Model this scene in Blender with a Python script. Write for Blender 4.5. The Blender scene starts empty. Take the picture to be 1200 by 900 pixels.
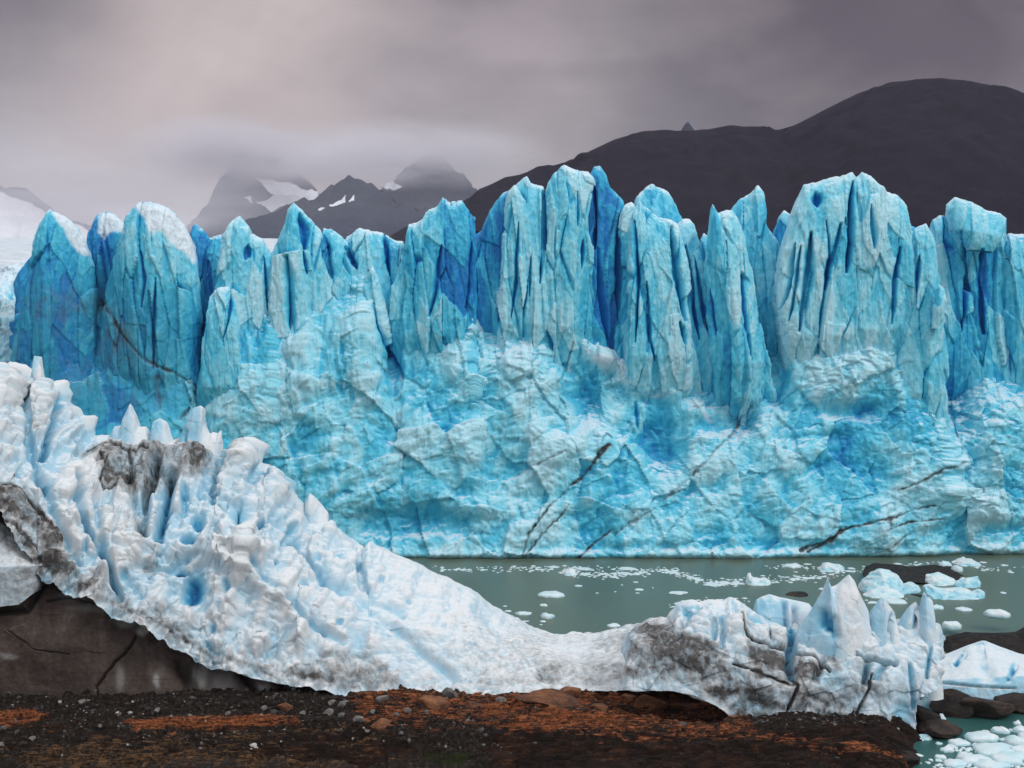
import bpy, math, random
import numpy as np
random.seed(7)
RNG = np.random.default_rng(7)
F = 1667.0; CAMZ = 45.0; PITCH = math.radians(2.404)
CP, SP = math.cos(PITCH), math.sin(PITCH)
scene = bpy.context.scene
COL = scene.collection

# ------------------------------------------------------------------ survey: photo bearing + distance -> metres
def at(px, py, Y):
    px = np.asarray(px, float); py = np.asarray(py, float)
    dx = (px - 600) / F; dy = (450 - py) / F
    ry = CP + dy * SP; rz = -SP + dy * CP
    t = Y / ry
    return dx * t, Y + 0 * t, CAMZ + rz * t
def on_water(px, py, z=0.0):
    dx = (px - 600) / F; dy = (450 - py) / F
    ry = CP + dy * SP; rz = -SP + dy * CP
    t = (z - CAMZ) / rz
    return dx * t, ry * t
def bearing(x, y, z):
    fw = y * CP - (z - CAMZ) * SP; up = y * SP + (z - CAMZ) * CP
    return 600 + F * x / fw, 450 - F * up / fw

# ------------------------------------------------------------------ noise
def _h(ix, iy, iz, s):
    with np.errstate(over='ignore'):
        h = (ix.astype(np.uint32) * np.uint32(374761393) + iy.astype(np.uint32) * np.uint32(668265263)
             + iz.astype(np.uint32) * np.uint32(2147483647) + np.uint32((s * 1274126177) & 0xffffffff))
        h = (h ^ (h >> np.uint32(13))) * np.uint32(1274126177)
        h = (h ^ (h >> np.uint32(16))) * np.uint32(2246822519)
        return h ^ (h >> np.uint32(13))
def perlin(x, y, z, s=0):
    x, y, z = [np.asarray(a, np.float32) for a in np.broadcast_arrays(x, y, z)]
    x0, y0, z0 = np.floor(x), np.floor(y), np.floor(z)
    fx, fy, fz = x - x0, y - y0, z - z0
    ix, iy, iz = x0.astype(np.int32), y0.astype(np.int32), z0.astype(np.int32)
    fd = lambda t: t * t * t * (t * (t * 6 - 15) + 10)
    u, v, w = fd(fx), fd(fy), fd(fz)
    out = 0
    for a in (0, 1):
        for b in (0, 1):
            for c in (0, 1):
                h = _h(ix + a, iy + b, iz + c, s)
                gx = (h & np.uint32(1023)).astype(np.float32) / 511.5 - 1
                gy = ((h >> np.uint32(10)) & np.uint32(1023)).astype(np.float32) / 511.5 - 1
                gz = ((h >> np.uint32(20)) & np.uint32(1023)).astype(np.float32) / 511.5 - 1
                d = gx * (fx - a) + gy * (fy - b) + gz * (fz - c)
                out = out + d * (u if a else 1 - u) * (v if b else 1 - v) * (w if c else 1 - w)
    return out * 1.1
def fbm(x, y, z, s=0, o=4, g=0.5, ridged=False):
    t = 0; a = 1.0; f = 1.0; n = 0
    for k in range(o):
        p = perlin(x * f, y * f, z * f, s + k * 17)
        if ridged: p = 1 - 2 * np.abs(p) * 1.6
        t = t + a * p; n += a; a *= g; f *= 2.03
    return t / n
def facets(x, y, s=0, jit=0.9, tilt=1.0):
    """fracture facets: every cell of an irregular net is its own tilted plane; also the distance to the cell's edge"""
    x = np.asarray(x, np.float32); y = np.asarray(y, np.float32)
    ix, iy = np.floor(x).astype(np.int32), np.floor(y).astype(np.int32)
    f1 = np.full(x.shape, 9.0, np.float32); f2 = f1.copy(); hh = np.zeros_like(f1); rr = np.zeros_like(f1)
    for a in (-1, 0, 1):
        for b in (-1, 0, 1):
            h = _h(ix + a, iy + b, ix * 0, s)
            r1 = (h & np.uint32(255)).astype(np.float32) / 255; r2 = ((h >> np.uint32(8)) & np.uint32(255)).astype(np.float32) / 255
            r3 = ((h >> np.uint32(16)) & np.uint32(255)).astype(np.float32) / 255; r4 = ((h >> np.uint32(24)) & np.uint32(255)).astype(np.float32) / 255
            dx = x - (ix + a + .5 + (r1 - .5) * jit); dy = y - (iy + b + .5 + (r2 - .5) * jit)
            d = np.sqrt(dx * dx + dy * dy)
            val = (r3 - .5) + tilt * (dx * (r4 - .5) * 2 + dy * (r1 * 2 % 1 - .5) * 2)
            near = d < f1
            f2 = np.where(near, f1, np.minimum(f2, d)); hh = np.where(near, val, hh); rr = np.where(near, r4, rr); f1 = np.where(near, d, f1)
    return hh, f2 - f1, rr
def sstep(a, b, x):
    t = np.clip((x - a) / (b - a), 0, 1); return t * t * (3 - 2 * t)
def linealong(px, py, pts):
    d = np.full(px.shape, 1e9); tt = np.zeros(px.shape); seg = np.hypot(*np.diff(np.array(pts, float), axis=0).T); tot = seg.sum(); acc = 0
    for (x0, y0), (x1, y1), L in zip(pts[:-1], pts[1:], seg):
        t = np.clip(((px - x0) * (x1 - x0) + (py - y0) * (y1 - y0)) / (L * L), 0, 1); e = np.hypot(px - x0 - t * (x1 - x0), py - y0 - t * (y1 - y0))
        n = e < d; d = np.where(n, e, d); tt = np.where(n, (acc + t * L) / tot, tt); acc += L
    return d, tt
def linedist(px, py, pts):
    d = np.full(px.shape, 1e9)
    for (x0, y0), (x1, y1) in zip(pts[:-1], pts[1:]):
        vx, vy = x1 - x0, y1 - y0; L = vx * vx + vy * vy + 1e-9
        t = np.clip(((px - x0) * vx + (py - y0) * vy) / L, 0, 1)
        d = np.minimum(d, np.hypot(px - x0 - t * vx, py - y0 - t * vy))
    return d
def inpoly(px, py, pts, soft=3.0):
    ins = np.zeros(px.shape, bool); n = len(pts)
    for i in range(n):
        x0, y0 = pts[i]; x1, y1 = pts[(i + 1) % n]
        c = ((y0 > py) != (y1 > py)) & (px < (x1 - x0) * (py - y0) / (y1 - y0 + 1e-9) + x0)
        ins ^= c
    d = linedist(px, py, list(pts) + [pts[0]])
    return sstep(-soft, soft, np.where(ins, d, -d))
def blob(px, py, cx, cy, rx, ry, p=1.0):
    return np.exp(-(((px - cx) / rx) ** 2 + ((py - cy) / ry) ** 2) ** p)

# ------------------------------------------------------------------ objects
def link(o, parent=None):
    COL.objects.link(o)
    if parent is not None:
        o.parent = parent
        o.location = o.location - parent.location
    return o
def tag(o, label=None, cat=None, group=None, kind=None):
    if label: o['label'] = label
    if cat: o['category'] = cat
    if group: o['group'] = group
    if kind: o['kind'] = kind
    return o
def empty(name, loc):
    o = bpy.data.objects.new(name, None); o.location = loc; o.empty_display_size = 2
    return link(o)
def mesh_obj(name, V, Q, mat, parent=None, attrs=None, smooth=True, origin=None, tris=False):
    V = np.asarray(V, np.float64).reshape(-1, 3)
    if origin is None: origin = np.array([V[:, 0].mean(), V[:, 1].mean(), V[:, 2].min()])
    origin = np.asarray(origin, float)
    n = 3 if tris else 4
    Q = np.asarray(Q, np.int32).reshape(-1, n)
    me = bpy.data.meshes.new(name)
    me.vertices.add(len(V)); me.vertices.foreach_set('co', (V - origin).astype(np.float32).ravel())
    me.loops.add(Q.size); me.loops.foreach_set('vertex_index', Q.ravel())
    me.polygons.add(len(Q)); me.polygons.foreach_set('loop_start', np.arange(0, Q.size, n, dtype=np.int32))
    if smooth: me.polygons.foreach_set('use_smooth', np.ones(len(Q), bool))
    me.update(); me.validate()
    for k, a in (attrs or {}).items():
        at_ = me.attributes.new(k, 'FLOAT', 'POINT'); at_.data.foreach_set('value', np.asarray(a, np.float32).ravel())
    me.materials.append(mat)
    o = bpy.data.objects.new(name, me); o.location = origin
    return link(o, parent)
def grid_quads(nr, nc, wrap=False):
    r = np.arange(nr - 1)[:, None]; c = np.arange(nc if wrap else nc - 1)[None, :]
    a = r * nc + c; b = r * nc + (c + 1) % nc
    return np.stack([a, b, b + nc, a + nc], -1).reshape(-1, 4)

def poly_u(pts, w):
    pts = np.asarray(pts, float); d = np.diff(pts[:, :2], axis=0)
    L = np.hypot(d[:, 0], d[:, 1]); X = np.abs(d[:, 0]) + 1e-6
    inc = w * L / L.sum() + (1 - w) * X / X.sum()
    return np.concatenate([[0], np.cumsum(inc)]) / inc.sum()

def curtain(name, rows, T, relief, mat, parent=None, nu=100, nv=120, n=3.0, k=10, Tb=None, keel=None, yaw=0.0, w=0.5, jag=0.0,
            seed=0, back=3, jf=.35, vpow=1.3, closed=True):
    """a solid body of ice or rock: outlines at several heights (each [v, Y, points]) joined into a front, a rolled crest and a back"""
    uu = np.linspace(0, 1, nu); ufront = 0.65 * uu + 0.35 * (0.5 - 0.5 * np.cos(np.pi * uu))
    vv = 1 - (1 - np.linspace(0, 1, nv)) ** vpow
    rv = [r[0] for r in rows]
    RX, RZ, RY = [], [], []
    for v, Y, pts in rows:
        pts = np.asarray(pts, float)
        if pts.shape[1] == 2: pts = np.column_stack([pts, np.full(len(pts), Y)])
        pu = poly_u(pts, w)
        x, y, z = at(np.interp(ufront, pu, pts[:, 0]), np.interp(ufront, pu, pts[:, 1]), np.interp(ufront, pu, pts[:, 2]))
        RX.append(x); RY.append(y); RZ.append(z)
    RX, RY, RZ = map(np.array, (RX, RY, RZ))
    def lerp(A):
        return np.stack([np.interp(vv, rv, A[:, i]) for i in range(nu)], 1)
    X, Ym, Z = lerp(RX), lerp(RY), lerp(RZ)
    if jag:
        e = sstep(.8, 1, vv)[:, None]
        Z = Z + e * jag * (fbm(X * jf, Ym * 0.1 * jf, X * 0 + seed, seed, 5, .6) + .5 * perlin(X * jf * 3.7, X * 0, X * 0, seed + 5))
    d = (1 - np.abs(2 * ufront - 1) ** n) ** (1 / n)
    if keel:
        d = d * (1 - keel[1] * np.abs(ufront - keel[0]) / max(keel[0], 1 - keel[0]))
    prof = (1 - vv ** k) ** 0.6
    xc = RX[-1].mean()
    Yf = Ym - T * d[None, :] * prof[:, None] + yaw * (X - xc)
    Tb = T if Tb is None else Tb
    ib = np.arange(nu - 2, 0, -back)
    Yb = Ym[:, ib] + Tb * d[ib][None, :] * prof[:, None] + yaw * (X[:, ib] - xc)
    P = np.stack([np.concatenate([X, X[:, ib]], 1), np.concatenate([Yf, Yb], 1), np.concatenate([Z, Z[:, ib]], 1)], -1)
    front = np.concatenate([np.ones(nu), np.zeros(len(ib))])[None, :].repeat(nv, 0)
    U = np.concatenate([ufront, ufront[ib]])[None, :].repeat(nv, 0); V = vv[:, None].repeat(P.shape[1], 1)
    def normals(P):
        Pw = np.concatenate([P[:, -1:], P, P[:, :1]], 1)
        ts = (Pw[:, 2:] - Pw[:, :-2]); tv = np.gradient(P, axis=0)
        N = np.cross(ts, tv); return N / (np.linalg.norm(N, axis=-1, keepdims=True) + 1e-9)
    N = normals(P)
    N[-1] = N[-2]
    ppx, ppy = bearing(P[..., 0], P[..., 1], P[..., 2])
    r = relief(dict(x=P[..., 0], y=P[..., 1], z=P[..., 2], px=ppx, py=ppy, u=U, v=V, front=front, N=N, seed=seed))
    fade = 1 - sstep(.965, 1, V) * .8
    P = P + N * (r['h'] * fade)[..., None]
    P[-1, nu:] = P[-1, ib]            # the crest closes
    if 'push' in r: P[..., 1] -= r['push']
    attrs = {kk: r[kk] for kk in ('fresh', 'dirt', 'snow', 'clear') if kk in r}
    o = mesh_obj(name, P, grid_quads(nv, P.shape[1], True), mat, parent, attrs)
    return o

# ------------------------------------------------------------------ materials
def new_mat(name):
    m = bpy.data.materials.new(name); m.use_nodes = True
    nt = m.node_tree; nt.nodes.clear()
    out = nt.nodes.new('ShaderNodeOutputMaterial')
    b = nt.nodes.new('ShaderNodeBsdfPrincipled'); nt.links.new(b.outputs[0], out.inputs[0])
    return m, nt, b
class NT:
    def __init__(s, nt): s.nt = nt
    def n(s, t, **kw):
        x = s.nt.nodes.new(t)
        for k, v in kw.items(): setattr(x, k, v)
        return x
    def put(s, sock, v):
        if hasattr(v, 'is_output') or isinstance(v, bpy.types.NodeSocket): s.nt.links.new(v, sock)
        elif v is not None: sock.default_value = v
    def math(s, op, a, b=None, clamp=False):
        x = s.n('ShaderNodeMath', operation=op, use_clamp=clamp); s.put(x.inputs[0], a)
        if b is not None: s.put(x.inputs[1], b)
        return x.outputs[0]
    def noise(s, vec, scale, detail=4, rough=.5, dist=0.0):
        x = s.n('ShaderNodeTexNoise'); s.put(x.inputs['Vector'], vec)
        x.inputs['Scale'].default_value = scale; x.inputs['Detail'].default_value = detail
        x.inputs['Roughness'].default_value = rough; x.inputs['Distortion'].default_value = dist
        return x.outputs['Fac']
    def mapr(s, v, a, b, c=0.0, d=1.0, smooth=False):
        x = s.n('ShaderNodeMapRange'); x.clamp = True
        if smooth: x.interpolation_type = 'SMOOTHSTEP'
        s.put(x.inputs[0], v)
        for i, q in enumerate((a, b, c, d)): s.put(x.inputs[i + 1], q)
        return x.outputs[0]
    def mix(s, f, a, b, mode='MIX'):
        x = s.n('ShaderNodeMix', data_type='RGBA', blend_type=mode); s.put(x.inputs[0], f)
        for i, c in ((6, a), (7, b)):
            s.put(x.inputs[i], c if not isinstance(c, tuple) else (*c, 1))
        return x.outputs[2]
    def ramp(s, f, stops, interp='LINEAR'):
        x = s.n('ShaderNodeValToRGB'); x.color_ramp.interpolation = interp
        e = x.color_ramp.elements
        while len(e) < len(stops): e.new(.5)
        for i, (p, c) in enumerate(stops): e[i].position = p; e[i].color = (*c, 1)
        s.put(x.inputs[0], f); return x.outputs[0]
    def attr(s, name):
        x = s.n('ShaderNodeAttribute'); x.attribute_name = name; return x.outputs['Fac']
    def scale(s, vec, sc):
        x = s.n('ShaderNodeMapping'); s.put(x.inputs['Vector'], vec); x.inputs['Scale'].default_value = sc; return x.outputs[0]
    def bump(s, h, strength, dist, normal=None):
        x = s.n('ShaderNodeBump'); s.put(x.inputs['Height'], h); x.inputs['Strength'].default_value = strength; x.inputs['Distance'].default_value = dist
        if normal is not None: s.put(x.inputs['Normal'], normal)
        return x.outputs[0]

def ice_material(name, stops, stretch=(1, 1, .35), grain=1.0, dirtcol=(.05, .045, .042), snowcol=(.72, .82, .89), up=(.5, .95), rough=.5, streak=False):
    m, nt, b = new_mat(name); k = NT(nt)
    geo = k.n('ShaderNodeNewGeometry'); pos = geo.outputs['Position']
    ps = k.scale(pos, stretch)
    n1 = k.noise(ps, .22 * grain, 5, .6, .4); n2 = k.noise(ps, 1.3 * grain, 5, .65); n3 = k.noise(pos, 4.5 * grain, 3, .6)
    fr = k.attr('fresh')
    v = k.math('ADD', fr, k.math('MULTIPLY', k.math('SUBTRACT', n1, .5), .18))
    v = k.math('ADD', v, k.math('MULTIPLY', k.math('SUBTRACT', n2, .5), .26), True)
    col = k.ramp(v, stops)
    col = k.mix(k.attr('clear'), col, (.018, .235, .37))
    # rotten, frosted skin on what faces the sky; snow where it has settled, plus the spires' painted lit side
    nz = k.n('ShaderNodeSeparateXYZ'); nt.links.new(geo.outputs['Normal'], nz.inputs[0])
    sn = k.math('ADD', nz.outputs[2], k.math('MULTIPLY', k.math('SUBTRACT', n2, .5), .5))
    sn = k.mapr(sn, up[0], up[1], 0, .85, True)
    sn = k.math('MULTIPLY', sn, k.mapr(fr, .55, .9, 1, 0))
    sn = k.math('MAXIMUM', sn, k.attr('snow'))
    col = k.mix(sn, col, snowcol)
    dn = k.noise(ps, .9 * grain, 5, .62, .5)
    dv = k.attr('dirt')
    dm = k.mapr(k.math('ADD', dv, k.math('MULTIPLY', k.math('SUBTRACT', dn, .5), 1.5)), .18, 1.0, 0, .96)
    dm = k.math('MULTIPLY', dm, k.mapr(dv, .04, .30))
    col = k.mix(dm, col, k.ramp(k.math('ADD', dv, k.math('MULTIPLY', k.math('SUBTRACT', dn, .5), .9)), [(.2, tuple(min(1, c * 3.6) for c in dirtcol)), (.55, tuple(c * 1.9 for c in dirtcol)), (.95, tuple(c * .75 for c in dirtcol))]))
    if streak:
        sk = k.noise(k.scale(pos, (1.6, 1.6, .07)), 1.5, 3, .6, .15); sg = k.noise(pos, .35, 3, .6)
        sm_ = k.math('MULTIPLY', k.mapr(sk, .60, .68), k.mapr(sg, .42, .58, 0, .55)); col = k.mix(sm_, col, (.05, .30, .50))
        pk = k.noise(k.scale(pos, (1, 1, .45)), 2.6, 2, .5); col = k.mix(k.math('MULTIPLY', k.mapr(pk, .665, .70), k.mapr(sg, .35, .6, .1, .75)), col, (.06, .26, .42))
    # fine grit specks
    vor = k.noise(pos, 9.0 * grain, 2, .5)
    col = k.mix(k.math('MULTIPLY', k.mapr(vor, .70, .76), .35), col, (.12, .13, .15))
    k.put(b.inputs['Base Color'], col)
    b.inputs['Roughness'].default_value = rough
    b.inputs['Specular IOR Level'].default_value = .35
    hgt = k.math('ADD', k.math('MULTIPLY', n2, 1.0), k.math('MULTIPLY', n3, .35))
    k.put(b.inputs['Normal'], k.bump(hgt, .45, .5 / grain))
    return m
GLACIER = ice_material('glacier_ice', [(0, (.46, .785, .89)), (.24, (.27, .725, .88)), (.48, (.09, .585, .80)), (.75, (.022, .41, .68)), (1, (.006, .20, .55))], streak=True)
MORAINE_ICE = ice_material('weathered_ice', [(0, (.68, .715, .73)), (.26, (.42, .63, .75)), (.6, (.22, .52, .68)), (.85, (.05, .30, .50)), (1, (.015, .16, .36))],
                           stretch=(1, 1, .7), grain=1.5, dirtcol=(.070, .058, .050), up=(.6, 1.05), snowcol=(.80, .82, .83))
BERG = ice_material('floating_ice', [(0, (.74, .80, .82)), (.3, (.50, .74, .80)), (.6, (.25, .58, .70)), (1, (.06, .32, .5))], stretch=(1, 1, 1), grain=2.2, up=(1.0, 1.4))

def dirt_ice_mat():
    m, nt, b = new_mat('dirty_basal_ice'); k = NT(nt)
    pos = k.n('ShaderNodeNewGeometry').outputs['Position']
    n1 = k.noise(k.scale(pos, (1, 1, .5)), .25, 6, .6, .6); n2 = k.noise(pos, 2.5, 6, .7); n3 = k.noise(k.scale(pos, (.3, .3, 1.6)), 1.2, 4, .6)
    v = k.math('ADD', k.math('MULTIPLY', n1, .6), k.math('ADD', k.math('MULTIPLY', n2, .25), k.math('MULTIPLY', n3, .15)))
    col = k.ramp(v, [(.32, (.020, .0135, .0105)), (.48, (.046, .033, .027)), (.60, (.088, .066, .055)), (.72, (.19, .155, .135))])
    col = k.mix(k.attr('snow'), col, (.5, .5, .49))
    col = k.mix(k.attr('dirt'), col, (.014, .012, .011))
    k.put(b.inputs['Base Color'], col); b.inputs['Roughness'].default_value = .5; b.inputs['Specular IOR Level'].default_value = .15
    k.put(b.inputs['Normal'], k.bump(k.math('ADD', n2, k.math('MULTIPLY', n3, .4)), .5, .3))
    return m
BASAL = dirt_ice_mat()

def ground_mat():
    m, nt, b = new_mat('moraine_ground'); k = NT(nt)
    pos = k.n('ShaderNodeNewGeometry').outputs['Position']
    n1 = k.noise(pos, .35, 6, .7, .5); n2 = k.noise(pos, 2.6, 6, .75); n3 = k.noise(pos, 14, 4, .7)
    st = k.noise(k.scale(pos, (.35, 1.6, 5.0)), 1.0, 6, .7, .8)
    grav = k.ramp(n2, [(.36, (.004, .003, .0025)), (.49, (.018, .013, .010)), (.59, (.046, .034, .027)), (.72, (.17, .15, .135))])
    rust = k.ramp(k.math('ADD', k.math('MULTIPLY', st, .6), k.math('MULTIPLY', n2, .4)), [(.38, (.012, .008, .006)), (.46, (.075, .028, .013)), (.52, (.26, .080, .030)), (.60, (.46, .160, .065)), (.72, (.55, .27, .14))])
    ochre = k.ramp(k.math('ADD', k.math('MULTIPLY', st, .6), k.math('MULTIPLY', n2, .4)), [(.40, (.010, .008, .007)), (.48, (.035, .022, .014)), (.54, (.13, .07, .034)), (.64, (.25, .14, .07)), (.74, (.34, .24, .15))])
    hump = k.ramp(k.math('ADD', k.math('MULTIPLY', st, .5), k.math('MULTIPLY', n1, .5)), [(.38, (.004, .0026, .002)), (.49, (.015, .0085, .006)), (.57, (.040, .019, .011)), (.68, (.10, .042, .022))])
    def msk(a):
        return k.mapr(k.math('ADD', k.attr(a), k.math('MULTIPLY', k.math('SUBTRACT', k.math('ADD', k.math('MULTIPLY', n1, .5), k.math('MULTIPLY', st, .5)), .5), 3.0)), .36, .64)
    col = k.mix(msk('hump'), grav, hump)
    col = k.mix(msk('ochre'), col, ochre)
    col = k.mix(msk('rust'), col, rust)
    col = k.mix(msk('moss'), col, (.022, .030, .008))
    k.put(b.inputs['Base Color'], col)
    k.put(b.inputs['Roughness'], k.mapr(n1, .3, .7, .5, .85))
    b.inputs['Specular IOR Level'].default_value = .12
    h = k.math('ADD', n2, k.math('ADD', k.math('MULTIPLY', n3, .4), k.math('MULTIPLY', st, .7)))
    k.put(b.inputs['Normal'], k.bump(h, .9, .35))
    return m
GROUND = ground_mat()

def rock_mat(name, stops, grain=1.0):
    m, nt, b = new_mat(name); k = NT(nt)
    tc = k.n('ShaderNodeTexCoord').outputs['Object']; oi = k.n('ShaderNodeObjectInfo').outputs['Random']
    add = k.n('ShaderNodeVectorMath', operation='ADD'); nt.links.new(tc, add.inputs[0])
    cx = k.n('ShaderNodeCombineXYZ'); nt.links.new(k.math('MULTIPLY', oi, 50), cx.inputs[0]); nt.links.new(cx.outputs[0], add.inputs[1])
    p = add.outputs[0]
    n1 = k.noise(p, 1.2 * grain, 6, .65, .4); n2 = k.noise(p, 7 * grain, 5, .7)
    v = k.math('ADD', k.math('MULTIPLY', n1, .65), k.math('MULTIPLY', n2, .35))
    v = k.math('ADD', v, k.math('MULTIPLY', k.math('SUBTRACT', oi, .5), .12))
    k.put(b.inputs['Base Color'], k.ramp(v, stops)); b.inputs['Roughness'].default_value = .7; b.inputs['Specular IOR Level'].default_value = .15
    k.put(b.inputs['Normal'], k.bump(k.math('ADD', n1, k.math('MULTIPLY', n2, .5)), .7, .15))
    return m
ROCK_DARK = rock_mat('dark_rock', [(.35, (.010, .009, .009)), (.5, (.026, .021, .019)), (.62, (.055, .038, .030)), (.75, (.12, .07, .045))])
ROCK_GREY = rock_mat('grey_rock', [(.35, (.06, .057, .055)), (.5, (.15, .14, .13)), (.65, (.27, .25, .235))])
ROCK_RUST = rock_mat('rust_rock', [(.35, (.03, .017, .012)), (.5, (.13, .055, .028)), (.62, (.27, .115, .055)), (.75, (.38, .2, .11))])

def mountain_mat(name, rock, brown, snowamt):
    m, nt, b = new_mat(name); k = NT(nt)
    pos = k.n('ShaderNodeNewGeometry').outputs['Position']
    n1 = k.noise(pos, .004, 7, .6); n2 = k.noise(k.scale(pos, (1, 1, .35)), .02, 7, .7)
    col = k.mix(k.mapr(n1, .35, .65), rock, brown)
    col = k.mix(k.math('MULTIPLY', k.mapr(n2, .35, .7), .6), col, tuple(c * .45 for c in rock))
    if snowamt:
        s = k.mapr(k.math('ADD', k.attr('snow'), k.math('MULTIPLY', k.math('SUBTRACT', n2, .5), .9)), .42, .55)
        col = k.mix(s, col, (.72, .74, .78))
    k.put(b.inputs['Base Color'], col); b.inputs['Roughness'].default_value = .9; b.inputs['Specular IOR Level'].default_value = .02
    k.put(b.inputs['Normal'], k.bump(n2, .35, 12))
    return m

def water_mat():
    m, nt, b = new_mat('glacial_water'); k = NT(nt)
    pos = k.n('ShaderNodeNewGeometry').outputs['Position']
    n0 = k.noise(pos, .018, 3, .5)
    k.put(b.inputs['Base Color'], k.mix(n0, (.088, .110, .072), (.108, .128, .086)))
    dp = k.n('ShaderNodeVectorMath', operation='DISTANCE'); nt.links.new(pos, dp.inputs[0]); dp.inputs[1].default_value = (54, 147, 0)
    k.put(b.inputs['Base Color'], k.mix(k.mapr(dp.outputs['Value'], 14, 30, 1, 0, True), k.mix(n0, (.088, .110, .072), (.108, .128, .086)), (.030, .105, .098)))
    b.inputs['Roughness'].default_value = .3; b.inputs['IOR'].default_value = 1.33
    b.inputs['Specular IOR Level'].default_value = .4
    n1 = k.noise(k.scale(pos, (1, 1.6, 1)), .8, 4, .6); n2 = k.noise(pos, 3.5, 3, .6)
    k.put(b.inputs['Normal'], k.bump(k.math('ADD', n1, k.math('MULTIPLY', n2, .3)), .35, .12))
    return m
WATER = water_mat()

# ------------------------------------------------------------------ glacier
CREVICES = [  # (points, half width px, depth m, blue)
    ([(636, 222), (638, 290), (633, 335)], 2.2, 2.5), ([(607, 262), (604, 330), (600, 372)], 1.5, 1.2), ([(622, 300), (619, 350)], 1.2, 1),
    ([(675, 225), (676, 262)], 1.2, 1), ([(684, 280), (681, 318)], 1.4, 1.2), ([(694, 212), (696, 292)], 3.5, 3.5), ([(700, 290), (707, 360), (712, 412)], 2.2, 2.4),
    ([(726, 252), (723, 300), (724, 372)], 2.2, 2.5), ([(744, 258), (747, 330), (745, 402)], 1.8, 2), ([(757, 330), (762, 400), (768, 425)], 1.6, 1.4),
    ([(786, 268), (796, 340), (803, 372)], 3.2, 3), ([(797, 374), (803, 405)], 2.2, 2), ([(803, 285), (814, 360), (820, 400)], 2.0, 2), ([(812, 300), (828, 372), (832, 405)], 1.6, 1.6),
    ([(833, 340), (840, 392)], 1.3, 1.2), ([(950, 272), (946, 325), (937, 385)], 4.0, 3.5), ([(933, 288), (926, 330), (918, 360)], 2.4, 2.5), ([(939, 290), (930, 345), (926, 375)], 1.8, 2),
    ([(968, 258), (972, 300), (964, 360), (960, 400)], 1.6, 1.6), ([(998, 212), (997, 285), (994, 318)], 3.0, 3.5), ([(985, 262), (972, 312), (968, 340)], 3.4, 2), ([(1021, 240), (1024, 290)], 2.6, 1.8),
    ([(1055, 285), (1048, 345), (1044, 380)], 2.2, 1.8), ([(955, 225), (957, 240)], 4, 2), ([(379, 276), (384, 305), (389, 332)], 3.5, 3), ([(352, 250), (357, 275), (356, 292)], 4.5, 2), ([(355, 296), (360, 322)], 1.4, 1.4),
    ([(336, 300), (339, 345), (342, 392)], 4.0, 3), ([(405, 287), (418, 312)], 3.0, 2), ([(452, 275), (458, 320)], 2.4, 2), ([(163, 288), (168, 330), (165, 362)], 1.4, 1.2), ([(181, 325), (178, 430)], 1.4, 1.4),
    ([(517, 290), (512, 330), (505, 370)], 2, 1.5), ([(553, 285), (551, 330), (546, 362)], 2, 1.5), ([(640, 385), (648, 410)], 3, 1.5), ([(432, 360), (450, 410), (470, 440)], 3.5, 2.0),
    ([(1128, 270), (1130, 330), (1128, 390)], 1.8, 1.6), ([(1152, 290), (1150, 340), (1153, 390)], 4.0, 2.5), ([(290, 290), (288, 305)], 3, 1.5), ([(272, 330), (270, 360), (262, 400)], 1.3, 1.1),
    ([(308, 300), (312, 345), (318, 380)], 1.3, 1.1), ([(1078, 300), (1074, 350)], 2.2, 1.6), ([(870, 300), (874, 360), (880, 420)], 1.3, 1.0), ([(585, 350), (590, 392)], 1.5, 1.2), ([(745, 470), (748, 500)], 1.5, 1)]
DIRT_CRACKS = [  # (points, half width px, strength, groove m)
    ([(712, 520), (690, 548), (668, 570), (642, 596), (622, 628), (613, 657)], 2.0, 1.2, .9), ([(665, 592), (648, 615), (632, 635), (616, 655)], 1.3, 1.0, .6),
    ([(880, 478), (850, 515), (826, 542), (795, 572), (760, 598), (722, 628)], 2.2, .62, .8), ([(716, 622), (696, 638), (676, 657)], 2.0, 1.1, .7),
    ([(1092, 590), (1042, 606), (990, 622), (940, 646)], 1.8, 1.0, .6), ([(1098, 608), (1060, 614), (1033, 624)], 1.5, 1.0, .5), ([(985, 622), (968, 634), (950, 648)], 1.8, .9, .5), ([(1035, 600), (1040, 618), (1046, 636)], 1.5, .5, .4),
    ([(1050, 576), (1078, 564), (1102, 545)], 1.5, .7, .5), ([(1068, 628), (1045, 642), (1025, 650)], 1.6, .7, .5), ([(592, 560), (590, 575), (574, 606), (556, 648)], 1.4, .35, .3), ([(600, 556), (640, 540), (660, 530)], 1.2, .6, .4),
    ([(118, 352), (140, 388), (170, 422), (205, 438), (228, 452), (224, 475), (212, 492)], 2.0, .55, .5), ([(404, 570), (450, 545), (490, 530)], 1.2, .35, .3), ([(183, 440), (186, 480)], 2.5, .5, .3), ([(304, 470), (318, 440)], 1.2, .5, .5)]

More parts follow.
